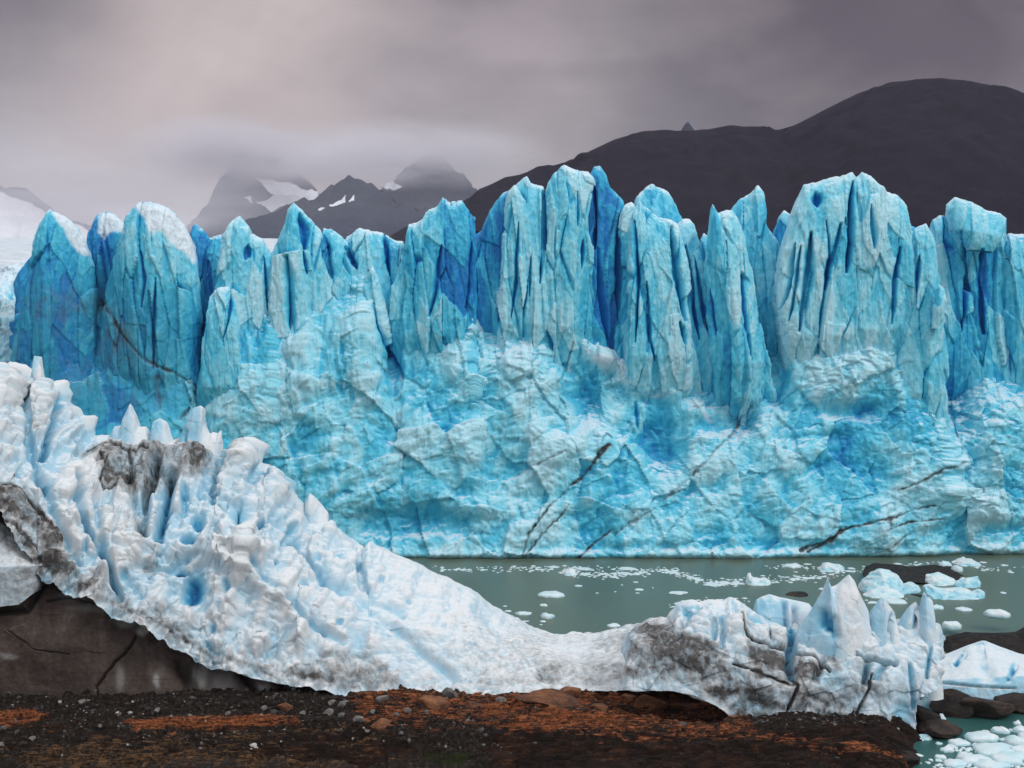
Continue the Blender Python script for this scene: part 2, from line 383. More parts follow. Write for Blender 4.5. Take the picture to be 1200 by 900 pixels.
def common_ice(q, facet=(6, 9, .9), fl=.6, fine=.16, base=.35, cav=.25, big=0.0):
    x, y, z, s = q['x'], q['y'], q['z'], q['seed']
    wx = x + 1.6 * perlin(x * .12, y * .12, z * .12, s + 91) + .5 * perlin(x * .5, y * .5, z * .4, s + 92)
    wz = z + 2.2 * perlin(x * .10, y * .1, z * .1, s + 93) + .6 * perlin(x * .4, y * .4, z * .4, s + 94)
    f1, e1, r1 = facets((wx + .25 * wz) / facet[0], wz / facet[1], s + 1)
    f2, e2, r2 = facets((wx - .3 * wz) / (facet[0] * .38), wz / (facet[1] * .36), s + 2)
    h = facet[2] * (f1 + .38 * f2)
    flt = fbm(x * .55, y * .55, z * .05, s + 3, 4, .55, True)
    h = h + fl * flt
    fn = fbm(x * .9, y * .9, z * .7, s + 4, 5, .55)
    h = h + fine * 2.2 * fn
    if big: h = h + big * fbm(x * .06, y * .06, z * .06, s + 5, 3)
    fresh = base + .30 * (r1 - .5) + .16 * (r2 - .5) - cav * .9 * (f1 + .4 * f2) - cav * .5 * flt - .30 * fn
    return h, fresh

def apply_cracks(q, h, fresh, dirt):
    px, py, x, y, z = q['px'], q['py'], q['x'], q['y'], q['z']
    jx = px + 7.0 * perlin(x * .16, y * .16, z * .16, 501) + 2.0 * perlin(x * 1.1, y * 1.1, z * 1.1, 502)
    jy = py + 7.0 * perlin(x * .16, y * .16, z * .16, 503) + 2.0 * perlin(x * 1.1, y * 1.1, z * 1.1, 504)
    kx = px + 3.5 * perlin(x * .14, y * .14, z * .10, 511) + .8 * perlin(x * .6, y * .6, z * .35, 512)
    brk = sstep(-.35, .35, fbm(x * .22, y * .22, z * .22, 505, 3))
    x0, x1, y0, y1 = px.min() - 10, px.max() + 10, py.min() - 10, py.max() + 10
    hit = lambda pts: any(x0 < a < x1 and y0 < b < y1 for a, b in pts)
    for pts, w, dep in CREVICES:
        if hit(pts):
            d, tt = linealong(kx, jy, pts); w = .78 * w * (.25 + np.sin(np.pi * np.clip(tt, .02, .98)) ** .8) * (.75 + .5 * brk); g = np.exp(-(d / (w * 1.1)) ** 2)
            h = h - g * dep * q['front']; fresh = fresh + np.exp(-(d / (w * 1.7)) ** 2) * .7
    for pts, w, st, dep in DIRT_CRACKS:
        if hit(pts):
            w = w * (.55 + .5 * brk); d = linedist(jx, jy, pts); g = np.exp(-(d / w) ** 2)
            h = h - .7 * g * dep * q['front'] * (.4 + brk); dirt = dirt + st * (.5 + .6 * brk) * np.exp(-(d / (w * 1.15)) ** 2) + st * .34 * brk * np.exp(-(d / (w * 4)) ** 2)
    return h, fresh, dirt

SNOW_PATCHES = [[(59, 246), (72, 249), (84, 257), (100, 280), (105, 300), (96, 300), (84, 286), (72, 266)], [(117, 248), (136, 250), (148, 264), (148, 274), (132, 272), (122, 280), (116, 272)],
                [(157, 240), (166, 236), (190, 241), (208, 253), (218, 266), (228, 288), (231, 305), (226, 309), (214, 296), (200, 287), (187, 271), (178, 277), (170, 258)],
                [(676, 408), (690, 414), (722, 426), (740, 425), (766, 445), (792, 464), (778, 468), (752, 462), (728, 445), (698, 432)], [(800, 472), (820, 478), (838, 492), (826, 492)]]
def snow_at(q, patches=SNOW_PATCHES):
    s = 0 * q['px']
    jx = q['px'] + 3 * perlin(q['x'] * .5, q['y'] * .5, q['z'] * .5, 77); jy = q['py'] + 3 * perlin(q['x'] * .5, q['y'] * .5, q['z'] * .5, 78)
    for p in patches:
        if q['px'].min() < max(a for a, b in p) and q['px'].max() > min(a for a, b in p): s = np.maximum(s, inpoly(jx, jy, p, 2.5))
    return s
TEAL = lambda q: blob(q['px'], q['py'], 105, 420, 125, 120, 2)

glacier = empty('glacier', at(620, 657, 271.0))
tag(glacier, 'towering wall of cracked blue glacier ice rising from the green lake, topped with jagged pinnacles', 'glacier')

def wall_relief(q):
    px, py, v = q['px'], q['py'], q['v']
    q = dict(q)
    h, fresh = common_ice(q, facet=(7.5, 9.0, 1.0), fl=.2, fine=.24, base=.45, cav=.27, big=3.6)
    x, y, z = q['x'], q['y'], q['z']
    # crumpled, scalloped lower face
    low = sstep(395, 470, py) * sstep(150, 330, px)
    wx = x + 2 * perlin(x * .15, y * .1, z * .15, 41); wz = z + .45 * x * 0 + 2 * perlin(x * .15, y * .1, z * .15, 42)
    da = wx * .8 + wz * .6; db = -wx * .6 + wz * .8
    sc = np.abs(perlin(da * .09, y * .05, db * .15, 43)) * 2 + .42 * np.abs(perlin(da * .22, y * .1, db * .38, 44)) * 2 + .2 * np.abs(perlin(wx * .55, y * .1, wz * .8, 45)) * 2
    h = h + low * (1.25 * sc - .7); fresh = fresh - low * .30 * (sc - .55)
    chip = fbm(wx * 1.7 + .4 * wz, y * .8, wz * 2.0, 46, 3, .6, True); h = h + .13 * low * chip; fresh = fresh - .06 * low * chip
    up = sstep(520, 400, py) * sstep(-.1, .5, fbm(x * .06, y * .05, z * .05, 47, 3) + .3)
    vf = fbm((x + .10 * z) * .42, y * .3, z * .035, 48, 4, .55, True); fv, ev, rv_ = facets((x + .12 * z + .8 * perlin(x * .2, y * .2, z * .1, 55)) / 2.6, z / 15, 56, .95, 1.1); h = h + up * (1.2 * vf + .9 * fv); fresh = fresh - up * (.16 * vf + .2 * fv)
    rub = sstep(.05, .35, fbm(x * .07, y * .05, z * .09, 51, 3)) * low
    f3, e3, r3 = facets(wx / 1.3, wz / 1.2, 61, .95, 1.2)
    h = h + rub * .30 * f3; fresh = fresh - rub * (.10 + .14 * f3)
    B = lambda cx, cy, rx, ry, p=1.0: blob(px, py, cx, cy, rx, ry, p)
    # bulges and hollows of this particular face
    for cx, cy, rx, ry, a, fr in [(820, 486, 18, 9, 2.0, -.25), (985, 440, 40, 36, 3.0, -.3), (1030, 418, 32, 28, 2.8, -.3), (690, 470, 26, 26, -3.2, .32), (772, 520, 26, 34, -4.2, .34), (838, 498, 20, 14, -2.5, .3), (870, 486, 16, 20, -3.0, .42),
                                  (1000, 482, 45, 10, -2.5, .3), (470, 610, 80, 20, -2.4, .25), (560, 595, 50, 12, 1.6, -.12), (1140, 560, 60, 70, 5.5, -.16), (1165, 500, 40, 40, 3.0, -.1), (1150, 628, 60, 16, -1.5, .25),
                                  (600, 470, 45, 40, 2.0, -.12), (545, 420, 30, 35, 2.5, -.15), (615, 425, 30, 30, 2.2, -.22), (320, 430, 45, 60, 3.0, -.1), (430, 400, 40, 50, 2.6, -.12), (905, 560, 40, 50, 1.8, -.1),
                                  (880, 380, 14, 80, 2.5, -.05), (910, 420, 12, 60, -3.0, .4), (1065, 480, 22, 60, 2.0, .1), (985, 540, 50, 40, -1.5, .12), (640, 520, 40, 24, 1.5, -.1), (520, 500, 40, 50, 1.2, -.06),
                                  (236, 400, 8, 40, -4.0, .5), (345, 355, 10, 40, -2.5, .3), (460, 400, 10, 50, -2.0, .3), (900, 640, 90, 8, -.9, .25), (650, 640, 60, 10, -.5, .1), (1118, 470, 26, 40, -3.0, .32)]:
        g = B(cx, cy, rx, ry, 1.3); h = h + a * g * q['front']; fresh = fresh + fr * g
    lg = np.exp(-(linedist(px + 5 * perlin(x * .2, y * .2, z * .2, 52), py + 4 * perlin(x * .2, y * .2, z * .2, 53), [(672, 404), (700, 424), (735, 436), (765, 452), (792, 468)]) / (9 + 3 * perlin(x * .15, y * .1, z * .1, 54))) ** 2); h = h + 2.6 * lg * q['front']; fresh = fresh - .25 * lg
    f4, e4, r4 = facets(wx / 1.9 + .2 * wz, wz / 1.5, 63, .95, 1.2); gl = B(1005, 432, 62, 40) + B(735, 445, 60, 24) + B(1150, 560, 60, 90) + .6 * B(590, 440, 70, 45); h = h + .75 * gl * f4; fresh = fresh - .1 * gl * f4
    teal = TEAL(q); fresh = fresh + .46 * teal; h = h * (1 - .5 * teal)
    dirt = .20 * teal + .22 * B(140, 408, 24, 30) + .03 * sstep(560, 650, py) * (.5 + perlin(x * .1, y * .1, z * .1, 7))
    dirt = np.maximum(dirt, 0)
    # level bands just above the lake and the notch at the waterline
    zz = z + .6 * perlin(x * .05, 0 * x, 0 * x, 3)
    h = h + .35 * np.sin(zz * 2.2) * np.exp(-np.maximum(z, 0) / 3.5)
    h = h - 1.8 * np.exp(-np.maximum(z, 0) / .55) * q['front']; fresh = fresh - .12 * np.exp(-np.maximum(z - 1, 0) / 2.0)
    h, fresh, dirt = apply_cracks(q, h, fresh, dirt)
    clear = .72 * teal * sstep(-.5, .3, fbm(x * .12, y * .1, z * .10, 49, 4)) + .6 * B(868, 490, 20, 18) + .3 * B(470, 612, 90, 16) + .25 * B(772, 520, 20, 26) + .2 * B(690, 475, 22, 20) + .3 * B(1118, 480, 20, 36)
    return dict(h=h, fresh=np.clip(fresh, 0, 1), dirt=np.clip(dirt, 0, 1), snow=snow_at(q) * .75 * sstep(-.3, .2, fbm(x * .5, y * .5, z * .5, 57, 3)), clear=np.clip(clear, 0, .85))

wall_top = [(-40, 520), (16, 470), (24, 400), (34, 352), (56, 326), (84, 330), (100, 350), (108, 380), (118, 356), (135, 330), (165, 318), (205, 322), (226, 338), (234, 420), (243, 392), (252, 352), (285, 332), (316, 352), (326, 392), (345, 372), (360, 330), (385, 322), (425, 318), (446, 350), (458, 410), (468, 372), (500, 352), (545, 348), (552, 385), (580, 372), (600, 352),
            (640, 362), (660, 392), (700, 398), (712, 424), (745, 412), (790, 448), (830, 446), (868, 446), (897, 436), (905, 420), (925, 392), (950, 380), (985, 372), (1040, 372), (1062, 378), (1085, 405), (1104, 446), (1140, 420), (1165, 405), (1200, 400), (1260, 410), (1330, 400), (1420, 420)]
base_y = 662
wall_bot = [(-40, base_y, 268), (15, base_y, 270), (300, base_y, 271), (880, base_y, 271), (1095, base_y - 3, 274), (1120, base_y - 5, 276), (1420, base_y - 5, 277)]
wt = [(a, b, 277 if a < 1095 else 283) for a, b in wall_top]
curtain('ice_wall', [[0, 271, [(a, b, c + 5) for a, b, c in wall_bot]], [1, 281, [(a, b, c + 9.0) for a, b, c in wt]]], 5.0, wall_relief, GLACIER, glacier, nu=1250, nv=330, n=12, k=5, w=.15, jag=1.0, seed=11, back=12)

def body_relief(q):
    h, fresh = common_ice(q, facet=(5, 14, 1.0), fl=.9, fine=.2, base=.9, cav=.1)
    return dict(h=h, fresh=np.clip(fresh, .5, 1), dirt=0 * h, snow=0 * h)
body_top = [(20, 330), (36, 302), (70, 290), (105, 292), (150, 285), (235, 288), (262, 284), (300, 300), (340, 290), (385, 285), (440, 285), (475, 300), (520, 270), (565, 272), (600, 240), (640, 232), (690, 225), (735, 250), (770, 250), (800, 272), (815, 296), (850, 285),
            (900, 278), (930, 262), (1000, 235), (1060, 260), (1090, 272), (1130, 268), (1170, 285), (1210, 280), (1300, 300), (1420, 290)]
curtain('crevasse_body', [[0, 295, [(26, 560), (1420, 560)]], [1, 299, body_top]], 6, body_relief, GLACIER, glacier, nu=420, nv=110, n=12, k=4, Tb=45, w=.15, jag=1.5, seed=23, back=8)

def serac_relief(fresh0, side=None, fl=.55, facet=.62, smooth=1.0, slab=1.0):
    def f(q):
        h, fresh = common_ice(q, facet=(4.2, 15., .55 * facet), fl=fl * .7, fine=.15 * smooth, base=fresh0 + .07, cav=.24)
        sx = q['x'] + .10 * q['z'] * np.sin(q['seed']) + .5 * perlin(q['x'] * .25, q['y'] * .2, q['z'] * .12, q['seed'] + 31)
        fs, es, rs = facets(sx / (2.2 + 1.6 * (.5 + .5 * np.sin(q['seed'] * 1.7))), (q['z'] + .8 * perlin(q['x'] * .4, q['y'] * .4, q['z'] * .3, q['seed'] + 32)) / 19, q['seed'] + 33, .95, 1.1)
        op = sstep(.35, .9, rs) * sstep(-.3, .25, perlin(q['x'] * .3, q['y'] * .3, q['z'] * .10, q['seed'] + 35))
        h = h + slab * (.80 * fs - .85 * np.exp(-(es / .065) ** 2) * op); fresh = fresh - .24 * fs + slab * .45 * np.exp(-(es / .09) ** 2) * op
        if side: fresh = fresh + side[1] * (sstep(side[0] - .06, side[0] + .06, q['u']) if len(side) < 3 else 1 - sstep(side[0] - .06, side[0] + .06, q['u']))
        chip = fbm(q['x'] * 1.6, q['y'] * 1.6, q['z'] * .5, q['seed'] + 8, 3, .6, True); h = h + .09 * chip; fresh = fresh - .05 * chip
        teal = TEAL(q); fresh = fresh + .26 * teal; h = h * (1 - .35 * teal)
        fresh = fresh - .22 * sstep(.93, 1, q['v'])
        x, y, z = q['x'], q['y'], q['z']
        dirt = .22 * blob(q['px'], q['py'], 138, 400, 22, 30) + .20 * teal + .24 * blob(q['px'], q['py'], 70, 360, 40, 22)
        h, fresh, dirt = apply_cracks(q, h, fresh, dirt)
        clear = .72 * teal * sstep(-.5, .3, fbm(x * .14, y * .1, z * .06, q['seed'] + 4, 4))
        return dict(h=h, fresh=np.clip(fresh, 0, 1), dirt=np.clip(dirt, 0, 1), snow=snow_at(q, SNOW_PATCHES[:3]) * .97, clear=np.clip(clear, 0, .85))
    return f
SERACS = [  # top outline, (x0, x1, y) foot, Y, T, fresh, side, keel, yaw
    ([(32, 345), (38, 310), (45, 275), (51, 258), (58, 246), (68, 249), (80, 257), (92, 268), (99, 283), (106, 308)], (22, 114, 530), 279, 5.5, .62, None, (.45, .5), .10),
    ([(104, 300), (108, 270), (113, 252), (122, 248), (133, 250), (146, 262), (150, 278)], (100, 160, 420), 286, 4, .85, None, None, 0),
    ([(128, 325), (140, 290), (150, 268), (153, 248), (163, 237), (175, 236), (190, 241), (205, 251), (216, 264), (226, 285), (231, 305), (232, 335)], (112, 236, 520), 279, 6.5, .52, None, (.55, .55), 0),
    ([(224, 292), (225, 268), (228, 262), (240, 271), (248, 282)], (222, 252, 420), 291, 3, 1.0, None, None, .2),
    ([(245, 292), (250, 277), (260, 275), (266, 292)], (242, 275, 420), 289, 3, .9, None, None, 0),
    ([(256, 325), (263, 292), (267, 270), (273, 258), (281, 253), (292, 265), (294, 274), (308, 281), (318, 298), (323, 322)], (244, 330, 500), 281, 5, .42, None, (.4, .5), 0),
    ([(242, 380), (246, 347), (255, 338), (268, 336), (276, 350), (280, 380)], (236, 290, 500), 276.5, 3.5, .3, None, None, 0),
    ([(318, 300), (325, 280), (333, 262), (337, 245), (344, 237), (352, 244), (365, 258), (376, 270), (382, 290), (386, 315)], (320, 394, 480), 281, 5, .28, None, (.35, .5), .05),
    ([(376, 290), (379, 268), (388, 268), (400, 276), (407, 283), (411, 302)], (384, 432, 460), 283, 4, .38, None, None, .08),
    ([(403, 302), (406, 278), (415, 273), (422, 268), (432, 271), (445, 272), (455, 277), (463, 282), (472, 283), (475, 298)], (404, 470, 450), 285, 5, .40, None, None, 0),
    ([(424, 345), (428, 322), (437, 313), (443, 330), (446, 350)], (415, 456, 450), 280, 3, .3, None, None, 0),
    ([(460, 340), (471, 302), (477, 278), (480, 263), (490, 260), (497, 255), (500, 247), (512, 242), (519, 231), (528, 238), (541, 235), (548, 245), (557, 255), (558, 290)], (460, 554, 460), 280, 5, .42, (.60, .42), (.55, .4), 0),
    ([(553, 300), (562, 275), (570, 255), (582, 235), (590, 226), (597, 223), (599, 240)], (550, 594, 450), 283, 4.5, .85, None, None, -.12),
    ([(594, 250), (598, 224), (606, 214), (617, 206), (622, 214), (636, 219), (638, 240)], (586, 641, 450), 279.5, 4.5, .25, None, None, 0),
    ([(633, 240), (642, 215), (650, 203), (661, 193), (672, 199), (689, 203), (691, 222)], (632, 696, 460), 280, 5, .30, None, (.5, .3), 0),
    ([(689, 235), (691, 205), (696, 196), (703, 194), (710, 205), (715, 219), (724, 228), (731, 237), (733, 262)], (684, 731, 460), 282, 4.5, .72, None, (.3, .5), .1),
    ([(727, 268), (732, 241), (740, 236), (746, 244), (749, 262)], (722, 752, 460), 280, 3, .42, None, None, 0),
    ([(744, 250), (750, 227), (757, 220), (763, 215), (770, 219), (781, 224), (790, 238), (796, 256), (799, 280)], (740, 812, 440), 290, 5, .5, None, (.35, .5), .1),
    ([(738, 268), (742, 246), (749, 236), (760, 244), (772, 255), (785, 258), (795, 263), (801, 290)], (737, 806, 490), 279, 5, .24, None, None, 0),
    ([(788, 290), (795, 262), (800, 257), (808, 258), (814, 270), (817, 300)], (785, 832, 480), 284, 4, .5, None, None, 0),
    ([(806, 340), (812, 296), (819, 290), (827, 315)], (800, 842, 490), 281, 3, .38, None, None, 0),
    ([(819, 312), (821, 283), (825, 273), (829, 290), (831, 322)], (818, 838, 420), 288, 2, .5, None, None, 0),
    ([(826, 320), (830, 275), (832, 247), (835, 239), (841, 249), (848, 247), (857, 245), (865, 257), (872, 275), (877, 300), (883, 340)], (840, 905, 500), 278, 5.5, .26, (.36, .34, 1), (.42, .6), 0),
    ([(854, 265), (857, 245), (868, 232), (880, 226), (888, 218), (891, 222), (894, 260), (905, 275), (914, 295)], (872, 938, 480), 287, 5, .58, None, (.6, .4), 0),
    ([(904, 280), (912, 258), (919, 247), (925, 252), (928, 290)], (902, 934, 420), 291, 3, .65, None, None, 0),
    ([(910, 350), (918, 300), (925, 255), (932, 238), (942, 216), (955, 214), (975, 208), (990, 205), (998, 202), (1004, 212)], (926, 999, 470), 279.5, 5, .24, None, None, -.06),
    ([(1000, 230), (1003, 208), (1010, 202), (1020, 207), (1029, 216), (1031, 223), (1042, 226), (1052, 228), (1061, 240), (1064, 262), (1067, 295)], (994, 1066, 460), 279, 5, .2, None, None, 0),
    ([(1058, 305), (1066, 272), (1075, 266), (1085, 262), (1091, 275), (1093, 295), (1097, 320), (1104, 345)], (1054, 1107, 540), 277.5, 4.5, .28, None, (.5, .5), .08),
    ([(1086, 295), (1093, 258), (1100, 253), (1106, 252), (1112, 262), (1116, 290)], (1092, 1152, 490), 287, 4, .55, None, None, 0),
    ([(1111, 275), (1109, 240), (1119, 232), (1135, 236), (1155, 246), (1172, 251), (1179, 256), (1177, 270), (1172, 283)], (1138, 1197, 490), 285, 4.5, .5, None, (.35, .4), 0),
    ([(1170, 305), (1174, 278), (1185, 274), (1200, 275), (1215, 268), (1228, 295)], (1176, 1240, 490), 287, 5, .62, None, None, 0),
    ([(1225, 320), (1232, 270), (1245, 255), (1262, 262), (1275, 300)], (1230, 1290, 490), 284, 5, .5, None, None, 0),
    ([(1272, 320), (1280, 280), (1300, 262), (1322, 270), (1340, 320)], (1275, 1350, 490), 286, 5, .4, None, None, 0),
    ([(1335, 320), (1345, 270), (1360, 250), (1380, 275), (1400, 330)], (1335, 1420, 490), 285, 5, .5, None, None, 0)]
def mixrow(top, bx0, bx1, by, v):
    tx0, tx1 = top[0][0], top[-1][0]; ty = min(p[1] for p in top)
    return [(bx0 + (tx0 - bx0) * v, by + (ty - by) * v * .97), (bx1 + (tx1 - bx1) * v, by + (ty - by) * v * .97)]
for i, (top, (bx0, bx1, by), Y, T, fr, side, keel, yaw) in enumerate(SERACS):
    bx0 -= 5; bx1 += 5; wpx = bx1 - bx0
    nu = int(max(48, wpx * 1.5)); nv = int((by - min(p[1] for p in top)) * .95)
    lean = 2.0
    rows = [[0, Y + 12, [(bx0, by), (bx1, by)]], [.14, Y + 5.5, mixrow(top, bx0, bx1, by, .14)], [.3, Y + 3.3, mixrow(top, bx0, bx1, by, .3)], [1, Y + 2.4, top]]
    if i == 29:
        rows = [[0, Y + 6, [(1130, by), (1197, by)]], [.66, Y + 5, [(1124, 320), (1180, 320)]], [.8, Y + 4, [(1121, 296), (1172, 296)]], [1, Y + 4, top]]
    curtain('serac', rows, T, serac_relief(fr, side), GLACIER, glacier, nu=nu, nv=nv, n=5.5, k=5, keel=keel, yaw=yaw, seed=100 + i * 7, back=3, jag=.5, w=.55, Tb=T * .8)
curtain('ice_cap', [[0, 282, [(1136, 292), (1160, 296)]], [.5, 281.5, [(1120, 268), (1172, 280)]], [1, 283, [(1110, 246), (1111, 240), (1119, 232), (1135, 236), (1155, 246), (1172, 251), (1179, 256), (1178, 264)]]], 2.6, serac_relief(.30, None, .3, .4, 1.0, .25), GLACIER, glacier, nu=90, nv=80, n=2.6, k=3, seed=778)
# bulb of ice stuck on the buttress
curtain('ice_bulb', [[0, 275, [(1092, 385), (1102, 385)]], [.5, 274.5, [(1094, 355), (1106, 355)]], [1, 275, [(1095, 340), (1100, 333), (1106, 338)]]], 1.2, serac_relief(.1), GLACIER, glacier, nu=24, nv=40, n=2.2, k=3, seed=777)

# the lower shelf of crevassed, dirty snow round the glacier's corner
def shelf_relief(q):
    h, fresh = common_ice(q, facet=(4, 5, 1.0), fl=.5, fine=.4, base=.12, cav=.35)
    x, y, z = q['x'], q['y'], q['z']
    dirt = .55 * sstep(335, 360, q['py']) * sstep(-.25, .3, fbm(x * .12, y * .1, z * .2, 5, 3)) * (1 - sstep(395, 430, q['py'])) + .1
    return dict(h=h, fresh=np.clip(fresh, 0, 1), dirt=dirt, snow=sstep(345, 325, q['py']) * .8)
shelf = empty('ice_shelf', at(0, 480, 315))
tag(shelf, 'low shelf of dirty broken ice at the corner of the blue wall', 'glacier ice')
curtain('ice_face', [[0, 316, [(-220, 520), (60, 520)]], [.6, 318, [(-220, 372), (-60, 378), (20, 372), (70, 380)]], [1, 332, [(-220, 318), (-90, 326), (-40, 310), (0, 318), (20, 308), (45, 300), (70, 310)]]], 4, shelf_relief, GLACIER, shelf, nu=300, nv=150, n=10, k=5, seed=31, Tb=30, jag=1.5, w=.1)

# ------------------------------------------------------------------ shore ice: the long ridge
RIDGE_Y = 184.0
def groove(q, h, fresh, dirt, pts, w, dep, fr, di=0.0):
    d = linedist(q['jx'], q['jy'], pts); g = np.exp(-(d / w) ** 2)
    return h - dep * g * q['front'], fresh + fr * np.exp(-(d / (w * .9)) ** 2), dirt + di * g
def ridge_relief(q):
    q = dict(q); px, py, x, y, z, v = q['px'], q['py'], q['x'], q['y'], q['z'], q['v']
    q['jx'] = px + 3.5 * perlin(x * .25, y * .25, z * .25, 601) + 1.5 * perlin(x, y, z, 602)
    q['jy'] = py + 3.5 * perlin(x * .25, y * .25, z * .25, 603) + 1.5 * perlin(x, y, z, 604)
    hi = 1 - sstep(250, 520, px)                           # the tall, fluted end
    # ribs that run down the slope
    a = px + .42 * (py - 600)
    rib0 = fbm((x - .30 * z) * .30 + .2 * perlin(x * .1, y * .1, z * .1, 5), y * .05, z * .06, 605, 3, .5)
    rib1 = fbm((x - .34 * z) * .20 + .3 * perlin(x * .12, y * .1, z * .12, 6), y * .04, z * .05, 630, 4, .5, True)
    rib = rib0 + hi * .55 * (rib1 - .1)
    h = (2.1 * hi + .8) * rib + (1.2 * hi + .35) * fbm(x * .22, y * .22, z * .22, 606, 3)
    bil = np.abs(perlin(x * .38, y * .38, z * .3, 607)) * 2 + .5 * np.abs(perlin(x * .85, y * .85, z * .7, 608)) * 2
    h = h + (.75 * hi + .22) * bil
    fn = fbm(x * .9, y * .9, z * .9, 609, 5, .6); h = h + .28 * fn + .07 * hi * fbm(x * 2.2, y * 2.2, z * 2.2, 631, 3, .6, True)
    f5, e5, r5 = facets((x - .3 * z + .3 * perlin(x * .6, y * .6, z * .6, 640)) / 1.3, (z + .3 * x) / 2.4, 641, .95, 1.2); h = h + (.18 * hi * hi + .05) * f5 - hi * .28 * np.exp(-(e5 / .08) ** 2) * (r5 > .6)
    # melt pits
    c1, e1, r1 = facets((x + .3 * perlin(x, y, z, 3)) / 1.5, (z * 1.2 + .3 * perlin(x, y, z, 4)) / 1.5, 612, .8, 0)
    fresh = .12 - .12 * f5 * hi - .36 * rib * hi - .16 * (bil - .6) - .15 * fn + .05 * hi  # blue ice of the folds, deepened to paint in bluish shading
    dirt = .05 + .42 * sstep(420, 560, px) * sstep(690, 750, py) * (.6 + .9 * fbm(x * .15, y * .15, z * .3, 71, 4))
    G = lambda *k: groove(q, h, fresh, dirt, *k)
    for k in [([(70, 470), (62, 500), (50, 536)], 4.5, 2.6, .7), ([(36, 440), (28, 462), (26, 478)], 4, 2, .5), ([(82, 560), (88, 590), (102, 625), (128, 668), (134, 690)], 4, 2.2, .35), ([(30, 480), (36, 530), (52, 575)], 5, 1.8, .3),
              ([(201, 560), (196, 590), (186, 630)], 6, 3.6, .75), ([(186, 545), (172, 580), (168, 628)], 5, 2.4, .25, .25), ([(152, 560), (160, 600), (168, 625)], 6, 1.8, .1, .3), ([(48, 560), (58, 600), (78, 640), (92, 662)], 4, 1.6, .2), ([(110, 590), (118, 640), (140, 700)], 4, 1.3, .2),
              ([(292, 662), (330, 705), (368, 735), (402, 755)], 5, 1.6, .22), ([(320, 610), (360, 660), (400, 695)], 6, 1.4, .18), ([(402, 690), (450, 725), (500, 770), (530, 795)], 6, 1.0, .14), ([(345, 640), (372, 668), (385, 690)], 4, 1.2, .2),
              ([(160, 665), (200, 668), (232, 648)], 5, 1.6, .1), ([(255, 560), (250, 590)], 5, 1.8, .45), ([(215, 575), (216, 600)], 5, 1.6, .5), ([(265, 520), (258, 545)], 6, 2.2, .5), ([(300, 545), (312, 560)], 4, 1.2, .3), ([(328, 555), (335, 575)], 3.5, 1.2, .4),
              ([(420, 665), (430, 700), (470, 720)], 5, .8, .1), ([(250, 640), (300, 655)], 5, -1.5, -.1), ([(236, 645), (290, 672), (340, 720), (352, 760)], 10, -1.8, -.12), ([(560, 715), (600, 750), (640, 790)], 6, .5, .05)]:
        h, fresh, dirt = G(*k)
    for cx, cy, rx, ry, dep, fr in [(232, 616, 8, 9, 1.8, .75), (280, 606, 10, 13, 2.4, .55), (220, 635, 10, 6, 2.0, .7), (229, 693, 13, 20, 2.4, .85), (212, 672, 8, 5, 1.8, .7), (305, 617, 5, 4, 1.3, .6), (340, 622, 6, 6, 1, .4), (98, 647, 5, 7, 1.0, .4), (146, 678, 6, 5, .9, .45), (110, 665, 7, 8, .9, .3),
                                    (268, 690, 5, 8, .8, .4), (250, 740, 4, 8, .7, .4), (320, 662, 2.5, 2.5, .8, .6), (330, 640, 5, 4, .8, .35), (296, 560, 8, 9, .9, .25), (395, 732, 4, 4, .6, .45), (355, 690, 5, 4, .6, .3), (400, 655, 4, 4, .7, .35), (420, 665, 3, 4, .7, .4), (430, 690, 3, 3, .5, .35), (448, 680, 3, 3, .5, .3), (245, 760, 6, 5, .6, .4),
                                    (480, 705, 3, 2.5, .4, .2), (520, 735, 3, 2.5, .4, .2), (350, 640, 4, 6, .8, .3), (372, 655, 4, 4, .6, .3), (190, 585, 6, 8, .8, .2)]:
        g = blob(q['jx'], q['jy'], cx, cy, rx, ry, 1.6); h = h - dep * g * q['front']; fresh = fresh + fr * g
    # thawed cups all over the lower snow
    cup = sstep(.42, .75, perlin(x * .8, y * .8, z * 1.0, 615)) * sstep(.0, .3, perlin(x * .12, y * .12, z * .12, 616)); h = h - .35 * cup; fresh = fresh + .22 * cup
    # debris bands
    n = fbm(x * .4, y * .4, z * .4, 620, 4)
    for poly, st, so in [([(88, 530), (120, 524), (190, 520), (245, 530), (232, 560), (190, 572), (160, 580), (128, 578), (104, 556)], .62, 8), ([(-60, 540), (0, 570), (30, 580), (60, 620), (95, 680), (60, 672), (30, 615), (-60, 590)], .62, 8),
                         ([(-60, 590), (0, 610), (36, 650), (52, 668), (40, 720), (-60, 720)], .33, 6), ([(165, 650), (185, 648), (182, 676), (166, 672)], .35, 5), ([(395, 762), (440, 764), (465, 785), (470, 806), (420, 806), (330, 792)], .42, 8), ([(630, 780), (660, 780), (655, 800), (628, 800)], .25, 5),
                         ([(120, 548), (150, 556), (148, 590), (112, 575)], .25, 6), ([(215, 530), (262, 525), (250, 560), (225, 555)], .35, 6), ([(36, 478), (52, 486), (46, 515), (34, 505)], .35, 5), ([(255, 525), (285, 520), (282, 545), (262, 552)], .3, 5), ([(130, 605), (165, 612), (170, 632), (140, 634)], .22, 6),
                         ([(700, 738), (790, 722), (800, 800), (740, 800), (700, 795), (690, 770)], .16, 12), ([(752, 728), (800, 725), (805, 800), (775, 790), (745, 755)], .28, 10)]:
        dirt = dirt + st * inpoly(q['jx'], q['jy'], poly, so)
